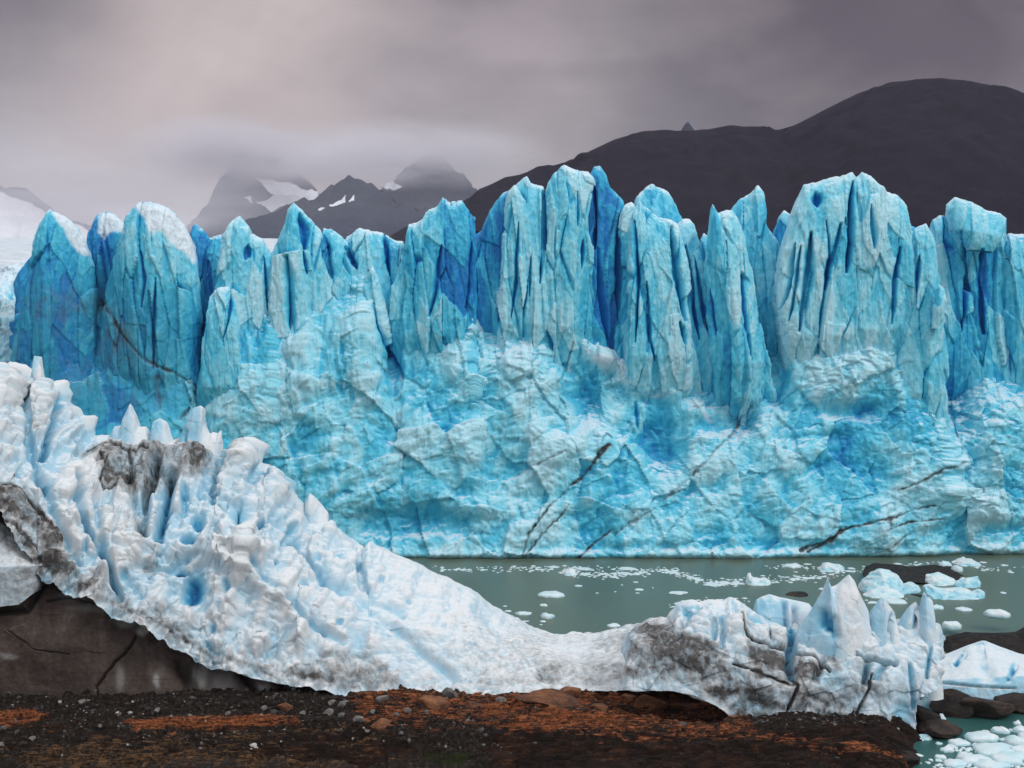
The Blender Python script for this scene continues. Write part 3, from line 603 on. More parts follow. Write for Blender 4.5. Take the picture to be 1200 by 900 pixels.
    for pts, w in [([(104, 530), (135, 528), (175, 534), (182, 520)], 1.4), ([(112, 575), (118, 555), (104, 540)], 1.4), ([(112, 572), (128, 580), (148, 574), (155, 545), (150, 530)], 1.6), ([(0, 572), (30, 584), (46, 606), (70, 640)], 2), ([(0, 618), (30, 640), (50, 665)], 2.2), ([(210, 505), (207, 520)], 2)]:
        g = np.exp(-(linedist(q['jx'], q['jy'], pts) / w) ** 2); dirt = dirt + .8 * g; h = h - .5 * g
    edge = linedist(px, py, RIDGE_FOOT); dirt = dirt + (.72 * hi + .20) * np.exp(-edge / (13 + 9 * n)) * (.8 + n)
    dirt = dirt * (1 + .6 * n)
    return dict(h=h, fresh=np.clip(fresh, 0, 1), dirt=np.clip(dirt, 0, 1), snow=0 * h)
RIDGE_TOP = [(-160, 470), (-110, 440), (-60, 455), (-20, 436), (0, 432), (8, 430), (14, 433), (21, 458), (27, 452), (33, 447), (44, 455), (56, 452), (68, 461), (82, 480), (98, 500), (112, 514), (126, 524), (150, 520), (178, 522), (205, 520), (232, 524), (258, 534), (272, 522), (282, 514), (290, 518), (300, 540), (311, 549), (318, 548), (326, 553), (335, 576), (350, 600), (362, 614), (385, 614),
             (400, 624), (416, 641), (426, 645), (433, 634), (443, 641), (462, 650), (480, 656), (520, 678), (550, 690), (575, 711), (600, 723), (630, 741), (650, 747), (700, 746), (740, 736), (770, 728), (800, 726), (830, 740)]
RIDGE_FOOT = [(-160, 520), (-60, 562), (0, 600), (50, 664), (100, 692), (170, 726), (240, 768), (330, 791), (420, 806), (470, 809), (520, 807), (560, 803), (600, 800), (660, 799), (720, 797), (780, 796), (830, 812)]
foot = [(a, b + 6, 165 if a < 430 else 165) for a, b in RIDGE_FOOT]
mid = [(a, .5 * (np.interp(a, *zip(*RIDGE_FOOT)) + np.interp(a, *zip(*RIDGE_TOP))) - 3, 172) for a in list(range(-160, 831, 30))]
ridge = empty('ice_ridge', at(330, 825, 166))
tag(ridge, 'long white ridge of shore ice sloping down from spires, with dark dirty base', 'ice ridge')
curtain('ice_body', [[0, 165, foot], [.5, 172, mid], [1, RIDGE_Y, RIDGE_TOP]], 3.0, ridge_relief, MORAINE_ICE, ridge, nu=900, nv=330, n=14, k=7, w=.12, seed=600, back=2, Tb=6, vpow=1.15, jag=.25)
def spire_relief(seed, base=.10, blue=None):
    def f(q):
        q = dict(q); x, y, z = q['x'], q['y'], q['z']
        fn = fbm(x * .8, y * .8, z * .6, seed, 4, .5); rb = fbm(x * .5, y * .5, z * .12, seed + 3, 3)
        f1, e1, r1 = facets((x + .3 * y) / 1.6, (z + .2 * x) / 2.4, seed + 1, .9, 1.2); lump = np.abs(perlin(x * .6, y * .6, z * .35, seed + 6)) * 2
        h = .30 * rb + .15 * fn + .10 * f1 + .16 * (lump - .4); fresh = base + .06 - .38 * rb - .22 * fn - .12 * f1 - .10 * (lump - .4)
        q['jx'] = q['px'] + 1.5 * perlin(x * .5, y * .5, z * .5, seed + 9); q['jy'] = q['py']
        dirt = 0 * h + .02
        for k in blue or []: h, fresh, dirt = groove(q, h, fresh, dirt, *k)
        fresh = fresh + .22 * sstep(.62, .2, q['u'] + .15 * rb) * q['front']  # paints the shaded left flank bluer through the fresh value
        return dict(h=h, fresh=np.clip(fresh, 0, 1), dirt=np.clip(dirt, 0, 1), snow=.6 * sstep(.4, .7, q['u'] + .2 * rb))  # snow value here whitens the right flank, a painted lit side
    return f
def spire(parent, outline, foot, Y, T, seed, base=.1, blue=None, keel=None, yaw=0., nu=60, nv=80, n=2.4, k=4):
    curtain('spire', [[0, Y - .5, [(foot[0], foot[2]), (foot[1], foot[2])]], [1, Y + .4, outline]], T, spire_relief(seed, base, blue), MORAINE_ICE, parent, nu=nu, nv=nv, n=n, k=k, seed=seed, w=.6, keel=keel, yaw=yaw, back=2)
for args in [([(36, 446), (38, 424), (40, 417), (49, 418), (51, 436), (55, 452)], (30, 62, 490), 184.5, 1.2, 1),
             ([(-6, 470), (-4, 440), (4, 431), (11, 431), (17, 445), (24, 462)], (-14, 34, 510), 183, 1.6, 2, .14, [([(22, 452), (26, 480)], 3, .7, .5)]),
             ([(24, 478), (28, 462), (40, 462), (44, 470), (34, 484)], (20, 46, 492), 182, 1.0, 3, .2),
             ([(128, 512), (134, 500), (143, 498), (147, 484), (153, 473), (160, 486), (162, 500), (172, 500), (180, 512)], (122, 186, 532), 183.6, 1.8, 4, .1, None, None, 0., 80),
             ([(176, 512), (180, 494), (187, 490), (195, 494), (200, 506), (204, 518)], (172, 208, 536), 183.2, 1.7, 5),
             ([(209, 520), (214, 503), (220, 487), (227, 478), (235, 475), (239, 478), (240, 495), (246, 508), (250, 506), (255, 508), (259, 504), (260, 514), (258, 528)], (208, 262, 545), 183.4, 1.9, 6, .12, [([(217, 505), (214, 525)], 3, .4, .35)], None, 0., 90),
             ([(270, 530), (279, 516), (287, 515), (294, 526), (302, 545)], (258, 312, 600), 182, 2.2, 7, .1, [([(262, 545), (258, 575)], 5, .8, .5)]),
             ([(318, 560), (321, 550), (328, 552), (333, 562), (337, 582)], (314, 342, 592), 181.5, 1.3, 8, .18),
             ([(351, 600), (357, 588), (363, 578), (368, 581), (378, 592), (385, 601), (386, 608)], (354, 384, 616), 184, 1.5, 9, .06),
             ([(424, 648), (430, 637), (436, 634), (442, 640), (448, 650)], (418, 456, 662), 184.4, 1.3, 10, .06)]:
    spire(ridge, *(args[0], (args[1][0], args[1][1], args[1][2] + 14), args[2] + 1.9, *args[3:]))

# dark basal ice under the ridge
def basal_relief(q):
    x, y, z, px, py = q['x'], q['y'], q['z'], q['px'], q['py']
    jx = px + 5 * perlin(x * .3, y * .3, z * .3, 701) + 1.5 * perlin(x * 1.2, y, z * 1.2, 702); jy = py + 4 * perlin(x * .3, y * .3, z * .3, 703) + 1.5 * perlin(x * 1.2, y, z * 1.2, 704)
    h = 1.2 * fbm(x * .14, y * .14, z * .1, 710, 3) + .35 * fbm(x * .5, y * .5, z * .3, 711, 4)
    f1, e1, r1 = facets((x + .3 * z) / 4.5, z / 3.5, 712); h = h + .14 * f1 + .12 * fbm(x * 1.3, y * 1.3, z * .8, 714, 4)
    dirt = 0 * h; snow = .5 * sstep(.12, .5, fbm(x * .3, y * .2, z * .12, 713, 4)) * sstep(150, 230, px) * sstep(740, 790, py)
    for pts, w, d in [([(160, 744), (148, 765), (124, 790), (112, 806), (116, 822)], 1.7, 1.2), ([(0, 718), (30, 716), (50, 690)], 3, 1.4), ([(225, 756), (262, 770), (300, 785), (360, 800)], 2.2, 1.0), ([(212, 775), (222, 800), (225, 820)], 8, 1.5), ([(56, 705), (80, 700), (110, 708)], 1.8, .7), ([(285, 790), (300, 812)], 5, 1.4), ([(330, 800), (345, 815)], 4, 1.0), ([(10, 740), (40, 760), (80, 765)], 1.2, .5)]:
        w = w * (.55 if w < 3 else 1); g = np.exp(-(linedist(jx, jy, pts) / w) ** 2); h = h - .7 * d * g * q['front']; dirt = dirt + .8 * g
    for cx, cy, rx, ry, s_ in [(168, 738, 7, 6, 1.1), (150, 728, 16, 7, .5), (115, 712, 30, 6, .35), (90, 700, 20, 5, .3), (238, 785, 8, 22, .4), (262, 800, 14, 20, .3), (182, 798, 4, 8, .4), (140, 795, 5, 14, .25), (308, 800, 8, 14, .4), (345, 812, 10, 8, .3), (10, 770, 10, 3, .3)]:
        snow = snow + s_ * blob(jx, jy, cx, cy, rx, ry, 1.5)
    return dict(h=h, dirt=np.clip(dirt, 0, 1), snow=np.clip(snow, 0, 1))
btop = [(a, b - 3) for a, b in RIDGE_FOOT if a <= 470]
curtain('dirt_layer', [[0, 164, [(-160, 840), (0, 838), (200, 838), (400, 832), (480, 826)]], [1, 166.5, btop]], 3.2, basal_relief, BASAL, ridge, nu=520, nv=200, n=14, k=4, w=.1, seed=700, back=10)
def knob_relief(q):
    x, y, z = q['x'], q['y'], q['z']
    h = .5 * fbm(x * .3, y * .3, z * .3, 731, 3) + .15 * fbm(x * 1.2, y * 1.2, z * 1.2, 732, 4)
    n = fbm(x * .5, y * .5, z * .9, 733, 4)
    return dict(h=h, fresh=0 * h + .1, dirt=np.clip(.36 + .5 * n + .3 * sstep(.7, 1, q['v']), 0, 1), snow=0 * h)
curtain('ice_knob', [[0, 163, [(-60, 706), (0, 706), (30, 704), (46, 692)]], [.5, 162.5, [(-70, 660), (52, 660)]], [1, 165, [(-60, 590), (0, 612), (25, 630), (42, 645), (54, 664)]]], 2.6, knob_relief, MORAINE_ICE, ridge, nu=140, nv=110, n=3, k=4, seed=730)

# ------------------------------------------------------------------ shore ice: the block with the tall spires
BY = 160.0
BLOCK_TOP = [(728, 760), (740, 742), (760, 731), (785, 728), (796, 712), (808, 706), (820, 706), (832, 702), (846, 704), (856, 700), (866, 704), (878, 712), (890, 722), (905, 730), (925, 738), (945, 736), (965, 735), (1000, 730), (1040, 728), (1075, 724), (1095, 730), (1101, 745)]
BLOCK_FOOT = [(728, 800), (760, 797), (785, 797), (810, 802), (835, 814), (852, 828), (858, 845), (880, 853), (915, 861), (960, 860), (1000, 862), (1030, 868), (1058, 875), (1066, 850), (1070, 805), (1096, 795)]
def block_relief(q):
    q = dict(q); px, py, x, y, z = q['px'], q['py'], q['x'], q['y'], q['z']
    q['jx'] = px + 3 * perlin(x * .35, y * .35, z * .35, 801) + 1.2 * perlin(x * 1.4, y * 1.4, z * 1.4, 802)
    q['jy'] = py + 3 * perlin(x * .35, y * .35, z * .35, 803) + 1.2 * perlin(x * 1.4, y * 1.4, z * 1.4, 804)
    h = 1.0 * fbm(x * .2, y * .2, z * .16, 805, 3); bil = np.abs(perlin(x * .4, y * .4, z * .28, 807)) * 2 + .5 * np.abs(perlin(x * .9, y * .9, z * .7, 808)) * 2
    h = h + .55 * bil; fn = fbm(x * 1.0, y * 1.0, z * 1.0, 809, 5, .55); h = h + .22 * fn
    f1, e1, r1 = facets((x + .4 * z) / 2.8, (z - .2 * x) / 2.2, 812); h = h + .30 * f1
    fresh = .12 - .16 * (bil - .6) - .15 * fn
    n = fbm(x * .35 + .2 * z, y * .3, z * .8, 820, 5)
    dirt = .20 + 0 * h
    for poly, st, so in [([(738, 735), (790, 728), (800, 745), (846, 762), (862, 800), (850, 828), (820, 800), (780, 795), (740, 790)], .26, 10), ([(748, 730), (795, 730), (835, 760), (820, 785), (770, 770)], .22, 10), ([(872, 755), (925, 764), (925, 800), (885, 795)], .42, 6), ([(930, 765), (962, 780), (958, 800), (935, 795)], .4, 6),
                         ([(850, 790), (925, 805), (915, 850), (862, 842)], .30, 14), ([(935, 742), (975, 748), (995, 770), (985, 785), (955, 760)], .3, 7), ([(930, 800), (1000, 810), (990, 845), (925, 845)], .26, 14), ([(1000, 790), (1030, 800), (1020, 835), (1000, 830)], .14, 10), ([(880, 735), (925, 745), (925, 762), (872, 752)], .08, 4)]:
        dirt = dirt + st * inpoly(q['jx'], q['jy'], poly, so)
    dirt = (dirt - .02 + .08 * sstep(750, 790, py) - .08 * sstep(980, 1040, px)) * (1.45 + 1.9 * n + .5 * fbm(x * .5, y * .5, (z - .3 * x) * 2.2, 822, 3)) * (1 - .9 * sstep(728, 715, py))
    for k in [([(867, 722), (869, 738), (882, 752), (905, 757), (930, 762), (955, 768), (972, 786)], 1.5, .9, 0, .9), ([(927, 712), (929, 745), (926, 780), (930, 795)], 4.5, 2.4, .75, .1), ([(930, 795), (936, 803), (926, 825), (918, 848), (914, 862)], 1.5, .9, .1, .9), ([(860, 778), (885, 788), (910, 797), (932, 802)], 1.3, .6, 0, .8),
              ([(1022, 790), (1018, 808), (1005, 835), (995, 860)], 1.4, .7, 0, .8), ([(1016, 778), (1014, 800)], 4, 1.6, .5, .2), ([(1036, 780), (1026, 795)], 4, 1.2, .45, .1), ([(965, 775), (955, 795)], 4, 1.0, .2, .3), ([(938, 735), (965, 745), (985, 762), (1000, 768), (1050, 778)], 2.0, 1.0, .35, .4), ([(901, 735), (902, 748)], 1.2, .5, 0, .8),
              ([(846, 724), (846, 760)], 3, .8, .3, .1), ([(838, 730), (836, 750)], 3, .8, .3, .1), ([(1090, 760), (1085, 795)], 2, .8, .5, 0), ([(1066, 780), (1068, 800), (1072, 830)], 2.5, .8, .4, 0), ([(800, 715), (806, 728)], 4, .6, .4, 0), ([(876, 725), (905, 730)], 4, .6, .4, 0), ([(860, 705), (862, 720)], 3, .7, .25, 0)]:
        h, fresh, dirt = groove(q, h, fresh, dirt, *k)
    for cx, cy, rx, ry, dep, fr in [(1056, 840, 12, 18, .7, .4), (1035, 800, 10, 16, -.8, -.1), (975, 800, 14, 10, .6, .2), (880, 825, 20, 8, .4, .3), (812, 716, 10, 7, .6, .45), (900, 815, 18, 20, -.5, 0)]:
        g = blob(px, py, cx, cy, rx, ry, 1.4); h = h - dep * g * q['front']; fresh = fresh + fr * g
    return dict(h=h, fresh=np.clip(fresh, 0, 1), dirt=np.clip(dirt, 0, 1), snow=0 * h)
block = empty('ice_block', at(960, 862, 157))
tag(block, 'grey streaked block of shore ice crowned by tall white spires, beside the teal inlet', 'ice block')
curtain('ice_body', [[0, 157.5, [(a, b + 4) for a, b in BLOCK_FOOT]], [.5, 159, [(735, 778), (760, 762), (800, 757), (860, 770), (870, 780), (1070, 790), (1098, 775)]], [1, 163, BLOCK_TOP]], 3.5, block_relief, MORAINE_ICE, block, nu=480, nv=230, n=6, k=5, w=.3, seed=800, back=2, Tb=4)
for args in [([(884, 716), (886, 703), (893, 699), (902, 696), (914, 700), (930, 703), (948, 707), (952, 712), (950, 728)], (878, 958, 760), 166, 2.2, 21, .22, [([(920, 705), (922, 740)], 3, .9, .55), ([(932, 712), (934, 742)], 3.5, 1.0, .6)], None, 0., 90),
             ([(932, 742), (946, 722), (956, 706), (965, 692), (970, 678), (974, 688), (980, 686), (988, 679), (995, 673), (1001, 680), (1010, 700), (1018, 716), (1021, 735)], (922, 1030, 788), 160.5, 3.2, 22, .07, [([(964, 720), (966, 732)], 7, .7, .5), ([(976, 728), (978, 745)], 6, .7, .5), ([(968, 738), (974, 740)], 3, .5, .3)], (.52, .55), .0, 130, 130),
             ([(1016, 730), (1022, 714), (1030, 704), (1035, 700), (1041, 708), (1049, 718), (1052, 740)], (1010, 1056, 795), 161, 2.2, 23, .07, [([(1049, 720), (1044, 745), (1037, 775)], 3.2, 1.3, .8)], None, 0., 80, 110),
             ([(1050, 735), (1057, 722), (1066, 710), (1073, 705), (1078, 712), (1080, 735)], (1046, 1084, 795), 161.6, 2.0, 24, .08, [([(1074, 715), (1071, 735), (1068, 752)], 3.0, 1.2, .8)], None, 0., 70, 110),
             ([(1074, 730), (1078, 712), (1080, 700), (1083, 694), (1086, 699), (1092, 703), (1094, 720), (1095, 745), (1100, 780)], (1066, 1104, 815), 161, 2.2, 25, .07, [([(1088, 780), (1087, 800)], 3, .7, .5), ([(1074, 765), (1073, 780)], 2.5, .6, .5)], None, 0., 80, 120),
             ([(787, 735), (794, 716), (804, 707), (814, 706), (822, 712), (828, 730)], (784, 836, 752), 163, 1.6, 26, .16), ([(822, 728), (830, 704), (842, 702), (856, 706), (862, 722), (866, 738)], (818, 872, 760), 163, 1.8, 27, .12), ([(846, 716), (854, 700), (862, 702), (872, 710), (886, 720), (893, 730), (890, 742)], (846, 900, 756), 164, 1.7, 28, .12)]:
    spire(block, *args)

lobe = empty('ice_tongue', at(1150, 812, 167))
tag(lobe, 'thin pale blue tongue of ice lying over dark boulders past the spires', 'ice tongue')
def lobe_relief(q):
    q = dict(q); x, y, z, px, py = q['x'], q['y'], q['z'], q['px'], q['py']
    h = .5 * fbm(x * .3, y * .3, z * .3, 901, 3) + .12 * fbm(x * 1.2, y * 1.2, z * 1.2, 902, 4)
    fresh = .42 - .6 * fbm(x * .4, y * .3, z * .3, 903, 3); dirt = .05 + .5 * sstep(795, 808, py) * (.6 + fbm(x, y, z, 904, 3))
    q['jx'] = px; q['jy'] = py
    for k in [([(1128, 768), (1120, 778)], 3, .5, .5), ([(1190, 780), (1182, 796)], 3, .5, .5), ([(1098, 800), (1140, 804), (1190, 806)], 1.5, .4, .2, .4), ([(1150, 755), (1156, 790)], 9, .5, .22)]: h, fresh, dirt = groove(q, h, fresh, dirt, *k)
    return dict(h=h, fresh=np.clip(fresh, 0, 1), dirt=np.clip(dirt, 0, 1), snow=0 * h)
curtain('ice_body', [[0, 166, [(1066, 832), (1090, 836), (1120, 826), (1150, 818), (1185, 822), (1215, 806), (1300, 800)]], [.55, 168, [(1085, 795), (1150, 790), (1220, 788), (1300, 786)]], [1, 176, [(1085, 772), (1110, 766), (1132, 757), (1153, 750), (1172, 758), (1195, 766), (1230, 772), (1300, 778)]]], 1.4, lobe_relief, MORAINE_ICE, lobe, nu=170, nv=90, n=8, k=4, seed=900, w=.2)

# ------------------------------------------------------------------ ground, lake
NX, NY = 980, 430
gx = np.concatenate([np.linspace(-400, -62, 40)[:-1], np.linspace(-62, 62, NX), np.linspace(62, 400, 40)[1:]])
gy = np.concatenate([np.linspace(-60, 132, 60)[:-1], np.linspace(132, 178, NY), np.linspace(178, 260, 30)[1:]])
GX, GY = np.meshgrid(gx, gy)
def ground_z(X, Y):
    z = 2.3 - .045 * (Y - 160) * (Y > 160) - 0.02 * (Y - 160) * (Y < 160)
    z = z + .8 * fbm(X * .06, Y * .09, 0 * X, 21, 3) + .38 * fbm(X * .35, Y * .5, 0 * X, 22, 4)
    # the smooth rock hump close by
    hx = X; crest = 5.0 + .7 * perlin(X * .1, Y * .1, 0 * X, 24) + .5 * perlin(X * .35, Y * .2, 0 * X, 38) - .0045 * np.maximum(hx - 4, 0) ** 2 - .010 * np.maximum(-2 - hx, 0) ** 2
    prof = np.where(Y < 139, np.exp(-((Y - 139) / 14) ** 2), np.exp(-((Y - 139) / 5.5) ** 2))
    z = np.maximum(z, crest * prof + .7 * fbm(X * .16 + Y * .1, Y * .5, 0 * X, 25, 5, .55))
    # ledges of tilted strata to the west
    led = sstep(-2, -10, X) * sstep(152, 146, Y)
    st = (Y * .9 + X * .10 + 1.2 * fbm(X * .1, Y * .1, 0 * X, 26, 3))
    fr_ = (st / 3.0) % 1; z = z - led * .55 * np.exp(-((fr_ - .5 + .5 * 0) / .05) ** 2) * sstep(-.2, .3, perlin(X * .15, Y * .15, 0 * X, 41))
    z = z + led * (.9 * (np.abs((st / 3.0) % 1 - .25)) + 1.0 * sstep(146, 138, Y))
    # broken beds of rock: steps and ribs
    rb = fbm((X * .5 + Y * .25) * .5, (Y - .22 * X) * .9, 0 * X, 28, 5, .55, True); near = sstep(100, 136, Y) * sstep(172, 164, Y)
    z = z + near * (.75 * rb + .55 * fbm(X * .22, (Y - .15 * X) * .45, 0 * X, 29, 3)) * (.55 + .5 * sstep(2, -12, X))
    ln = 3.2 * fbm(X * .07 + .03 * Y, (Y - .18 * X) * .16, 0 * X, 30, 4, .55) + .05 * (Y - 150); lf = ln * 1.6
    z = z + near * .62 * (np.floor(lf) + sstep(.62, .95, lf - np.floor(lf)) - lf) * 1.5 + near * .35 * ln
    tt = (z * 1.6 + .12 * X * 0) ; z = z + near * .34 * (np.floor(tt * 1.5) / 1.5 + sstep(.55, 1, (tt * 1.5) % 1) / 1.5 - tt) * 1.4
    # hollow melted out beneath the ice
    hol = np.exp(-(((X - 19.5) / 7.0) ** 2 + ((Y - 158.5) / 7.0) ** 2)) * 2.4 + np.exp(-(((X + 6) / 7) ** 2 + ((Y - 165) / 3.5) ** 2)) * .8
    z = z - 1.0 * hol; z = np.where((X < 33) & (Y < 168), np.maximum(z, .3 + .25 * fbm(X * .4, Y * .4, 0 * X, 45, 3)), z)
    z = np.maximum(z, 3.3 * np.exp(-((Y - 170) / 2.0) ** 2) * sstep(-20, -14, X) * sstep(29, 25, X))  # unseen berm added behind the hollow so the cavity stays dark
    inl = sstep(37.0, 47.5, X + 2.2 * perlin(X * .2, Y * .2, 0 * X, 27) - .34 * (Y - 147))
    z = z * (1 - inl) - 2.4 * inl + inl * (1 - inl) * 2.2 * fbm(X * .5, Y * .5, 0 * X, 39, 4)
    z = z - sstep(168, 180, Y) * 5.0
    return z
GZ = ground_z(GX, GY)
fin = fbm(GX * 1.4, GY * 1.6, 0 * GX, 31, 4, .55, True); GZ = GZ + .20 * fin * sstep(60, 130, GY)
ppx, ppy = bearing(GX, GY, GZ)
jx = ppx + 10 * perlin(GX * .25, GY * .4, 0 * GX, 33); jy = ppy + 4 * perlin(GX * .25, GY * .4, 0 * GX, 34)
far = (GY > 130)
rust = 0 * GX
for poly, a in [([(-40, 836), (40, 832), (60, 838), (50, 846), (0, 854), (-40, 856)], 1), ([(145, 846), (200, 842), (300, 838), (352, 842), (348, 848), (290, 852), (220, 858), (160, 858)], .95), ([(470, 815), (520, 812), (545, 820), (480, 828)], .85), ([(560, 825), (600, 812), (650, 815), (700, 812), (700, 825), (610, 835), (570, 838)], .8),
                ([(600, 842), (640, 832), (720, 836), (760, 842), (700, 852), (640, 858), (590, 862)], .9), ([(640, 800), (780, 802), (840, 820), (840, 838), (760, 832), (700, 815)], .75), ([(780, 846), (850, 850), (880, 860), (830, 868), (790, 858)], .6), ([(700, 800), (760, 806), (760, 820), (700, 812)], .5), ([(425, 838), (450, 838), (450, 846), (430, 848)], .7), ([(540, 838), (570, 836), (570, 848), (540, 850)], .6), ([(880, 856), (1000, 868), (1062, 884), (1062, 900), (1000, 890), (900, 872)], .45)]:
    rust = np.maximum(rust, .85 * a * inpoly(jx, jy, poly, 7))
rust = np.maximum(rust, .47 * inpoly(jx, jy, [(400, 800), (860, 795), (900, 870), (760, 870), (560, 855), (420, 850)], 14)) * far
hump = sstep(845, 858, jy - 6 * np.sin(jx / 60)) * sstep(540, 600, jx) * (1 - .6 * rust)
ochre = np.maximum(.8 * inpoly(jx, jy, [(0, 905), (20, 885), (60, 872), (150, 866), (260, 858), (350, 850), (410, 850), (440, 872), (420, 905)], 9) * .9, .32 * inpoly(jx, jy, [(-40, 862), (440, 845), (520, 880), (480, 910), (-40, 910)], 10), .4 * inpoly(jx, jy, [(100, 828), (200, 826), (230, 838), (120, 842)], 4)) * far * (1 - rust)
stq = GY * .9 + GX * .10 + 1.2 * fbm(GX * .1, GY * .1, 0 * GX, 26, 3); lay = sstep(-.25, .25, fbm(stq * .55, GX * .02, 0 * GX, 46, 3)); ochre = ochre * (.30 + .85 * lay); hump = np.maximum(hump, .75 * (1 - lay) * sstep(-3, -12, GX) * sstep(153, 147, GY))
moss = .42 * inpoly(jx, jy, [(470, 884), (540, 878), (575, 890), (570, 905), (460, 905)], 6) * far
fq, eq, rq = facets(GX * .5 + .2 * perlin(GX, GY, 0 * GX, 3), GY * .75, 44, .95, 1.3); GZ = GZ + .40 * (rust + .5 * ochre) * fq
GZ = GZ + .60 * rust * (.6 + fbm(GX * .6, GY * .8, 0 * GX, 36, 4)) + .3 * ochre * fbm(GX * .5, GY * 1.2, 0 * GX, 37, 4, .5, True)
gr = mesh_obj('ground', np.stack([GX, GY, GZ], -1), grid_quads(*GX.shape), GROUND, None, dict(rust=rust, hump=hump, ochre=ochre, moss=moss), origin=(0, 150, 0))
tag(gr, kind='structure')
wv = []; 
wx_ = np.concatenate([[-9000, -2500, -700], np.linspace(-300, 300, 61), [700, 2500, 9000]]); wy_ = np.concatenate([[-3000, -600], np.linspace(0, 420, 43), [900, 2500, 9000]])
WX, WY = np.meshgrid(wx_, wy_)
lake = mesh_obj('lake_water', np.stack([WX, WY, 0 * WX], -1), grid_quads(*WX.shape), WATER, origin=(0, 0, 0)); tag(lake, kind='structure')

# ------------------------------------------------------------------ boulders
def rock_mesh(name, seed, sub=3, flat=.7, cuts=7, mat=None):
    bm_me = bpy.data.meshes.new(name)
    import bmesh
    bm = bmesh.new(); bmesh.ops.create_icosphere(bm, subdivisions=sub, radius=1.0)
    r = np.random.default_rng(seed)
    co = np.array([v.co[:] for v in bm.verts])
    for _ in range(cuts):
        d = r.normal(size=3); d /= np.linalg.norm(d); t = r.uniform(.45, .8)
        k = co @ d; over = k > t; co[over] -= np.outer((k - t)[over] * .92, d)
    nn = fbm(co[:, 0] * 1.3 + seed, co[:, 1] * 1.3, co[:, 2] * 1.3, seed, 4); n2 = fbm(co[:, 0] * 3.5 + seed, co[:, 1] * 3.5, co[:, 2] * 5, seed + 5, 4, .6, True); co = co * (1 + .16 * nn + .06 * n2)[:, None]
    co[:, 2] *= flat
    for v, c in zip(bm.verts, co): v.co = c
    for f in bm.faces: f.smooth = True
    bm.to_mesh(bm_me); bm.free()
    if mat: bm_me.materials.append(mat)
    return bm_me
def place(name, me, x, y, z, s, rz, label, cat, group=None, tilt=0):
    o = bpy.data.objects.new(name, me); o.location = (x, y, z); o.scale = s if hasattr(s, '__len__') else (s, s, s); o.rotation_euler = (tilt, tilt * .6, rz)
    link(o); tag(o, label, cat, group); return o
def gpoint(px, py):
    """where the sight line of a photo pixel meets the ground"""
    Ys = np.linspace(130, 200, 1400); x, y, z = at(np.full_like(Ys, px), np.full_like(Ys, py), Ys)
    below = np.nonzero(z < np.maximum(ground_z(x, y), -.3))[0]
    i = below[0] if len(below) else 700
    return x[i], y[i], max(float(ground_z(x[i:i+1], y[i:i+1])[0]), -.3)
dk = [rock_mesh('dark_boulder', 40 + i, 5, .75, 12, ROCK_DARK) for i in range(4)]
gy_ = [rock_mesh('grey_boulder', 50 + i, 4, .7, 12, ROCK_GREY) for i in range(4)]
ru = [rock_mesh('rust_boulder', 60 + i, 4, .6, 12, ROCK_RUST) for i in range(4)]
for px, py, w, hgt, lab in [(1118, 835, 62, 40, 'dark boulder with a rusty top wedged under the ice tongue beside the spires'), (1085, 850, 46, 40, 'black pointed boulder leaning on the foot of the spired ice block'), (1160, 838, 74, 36, 'broad dark boulder under the middle of the ice tongue'), (1105, 858, 70, 24, 'low smooth dark slab of rock at the edge of the teal inlet'),
                            (1205, 832, 60, 44, 'dark boulder at the far end of the ice tongue above the teal inlet'), (1260, 835, 70, 40, None), (1060, 893, 50, 18, 'brown ribbed rock at the corner of the hump beside the inlet')]:
    if lab is None: continue
    x, y = on_water(px, py, .0); y = min(y, 166); x = (px - 600) / F * y
    m = y / F
    place('boulder', dk[len(lab) % 4], x, y, (CAMZ - (py - 380) / F * y) + hgt * m * .08, (w * m * .55, w * m * .45, hgt * m * .62), len(lab), lab, 'boulder', 'dark boulders by the inlet', .1)
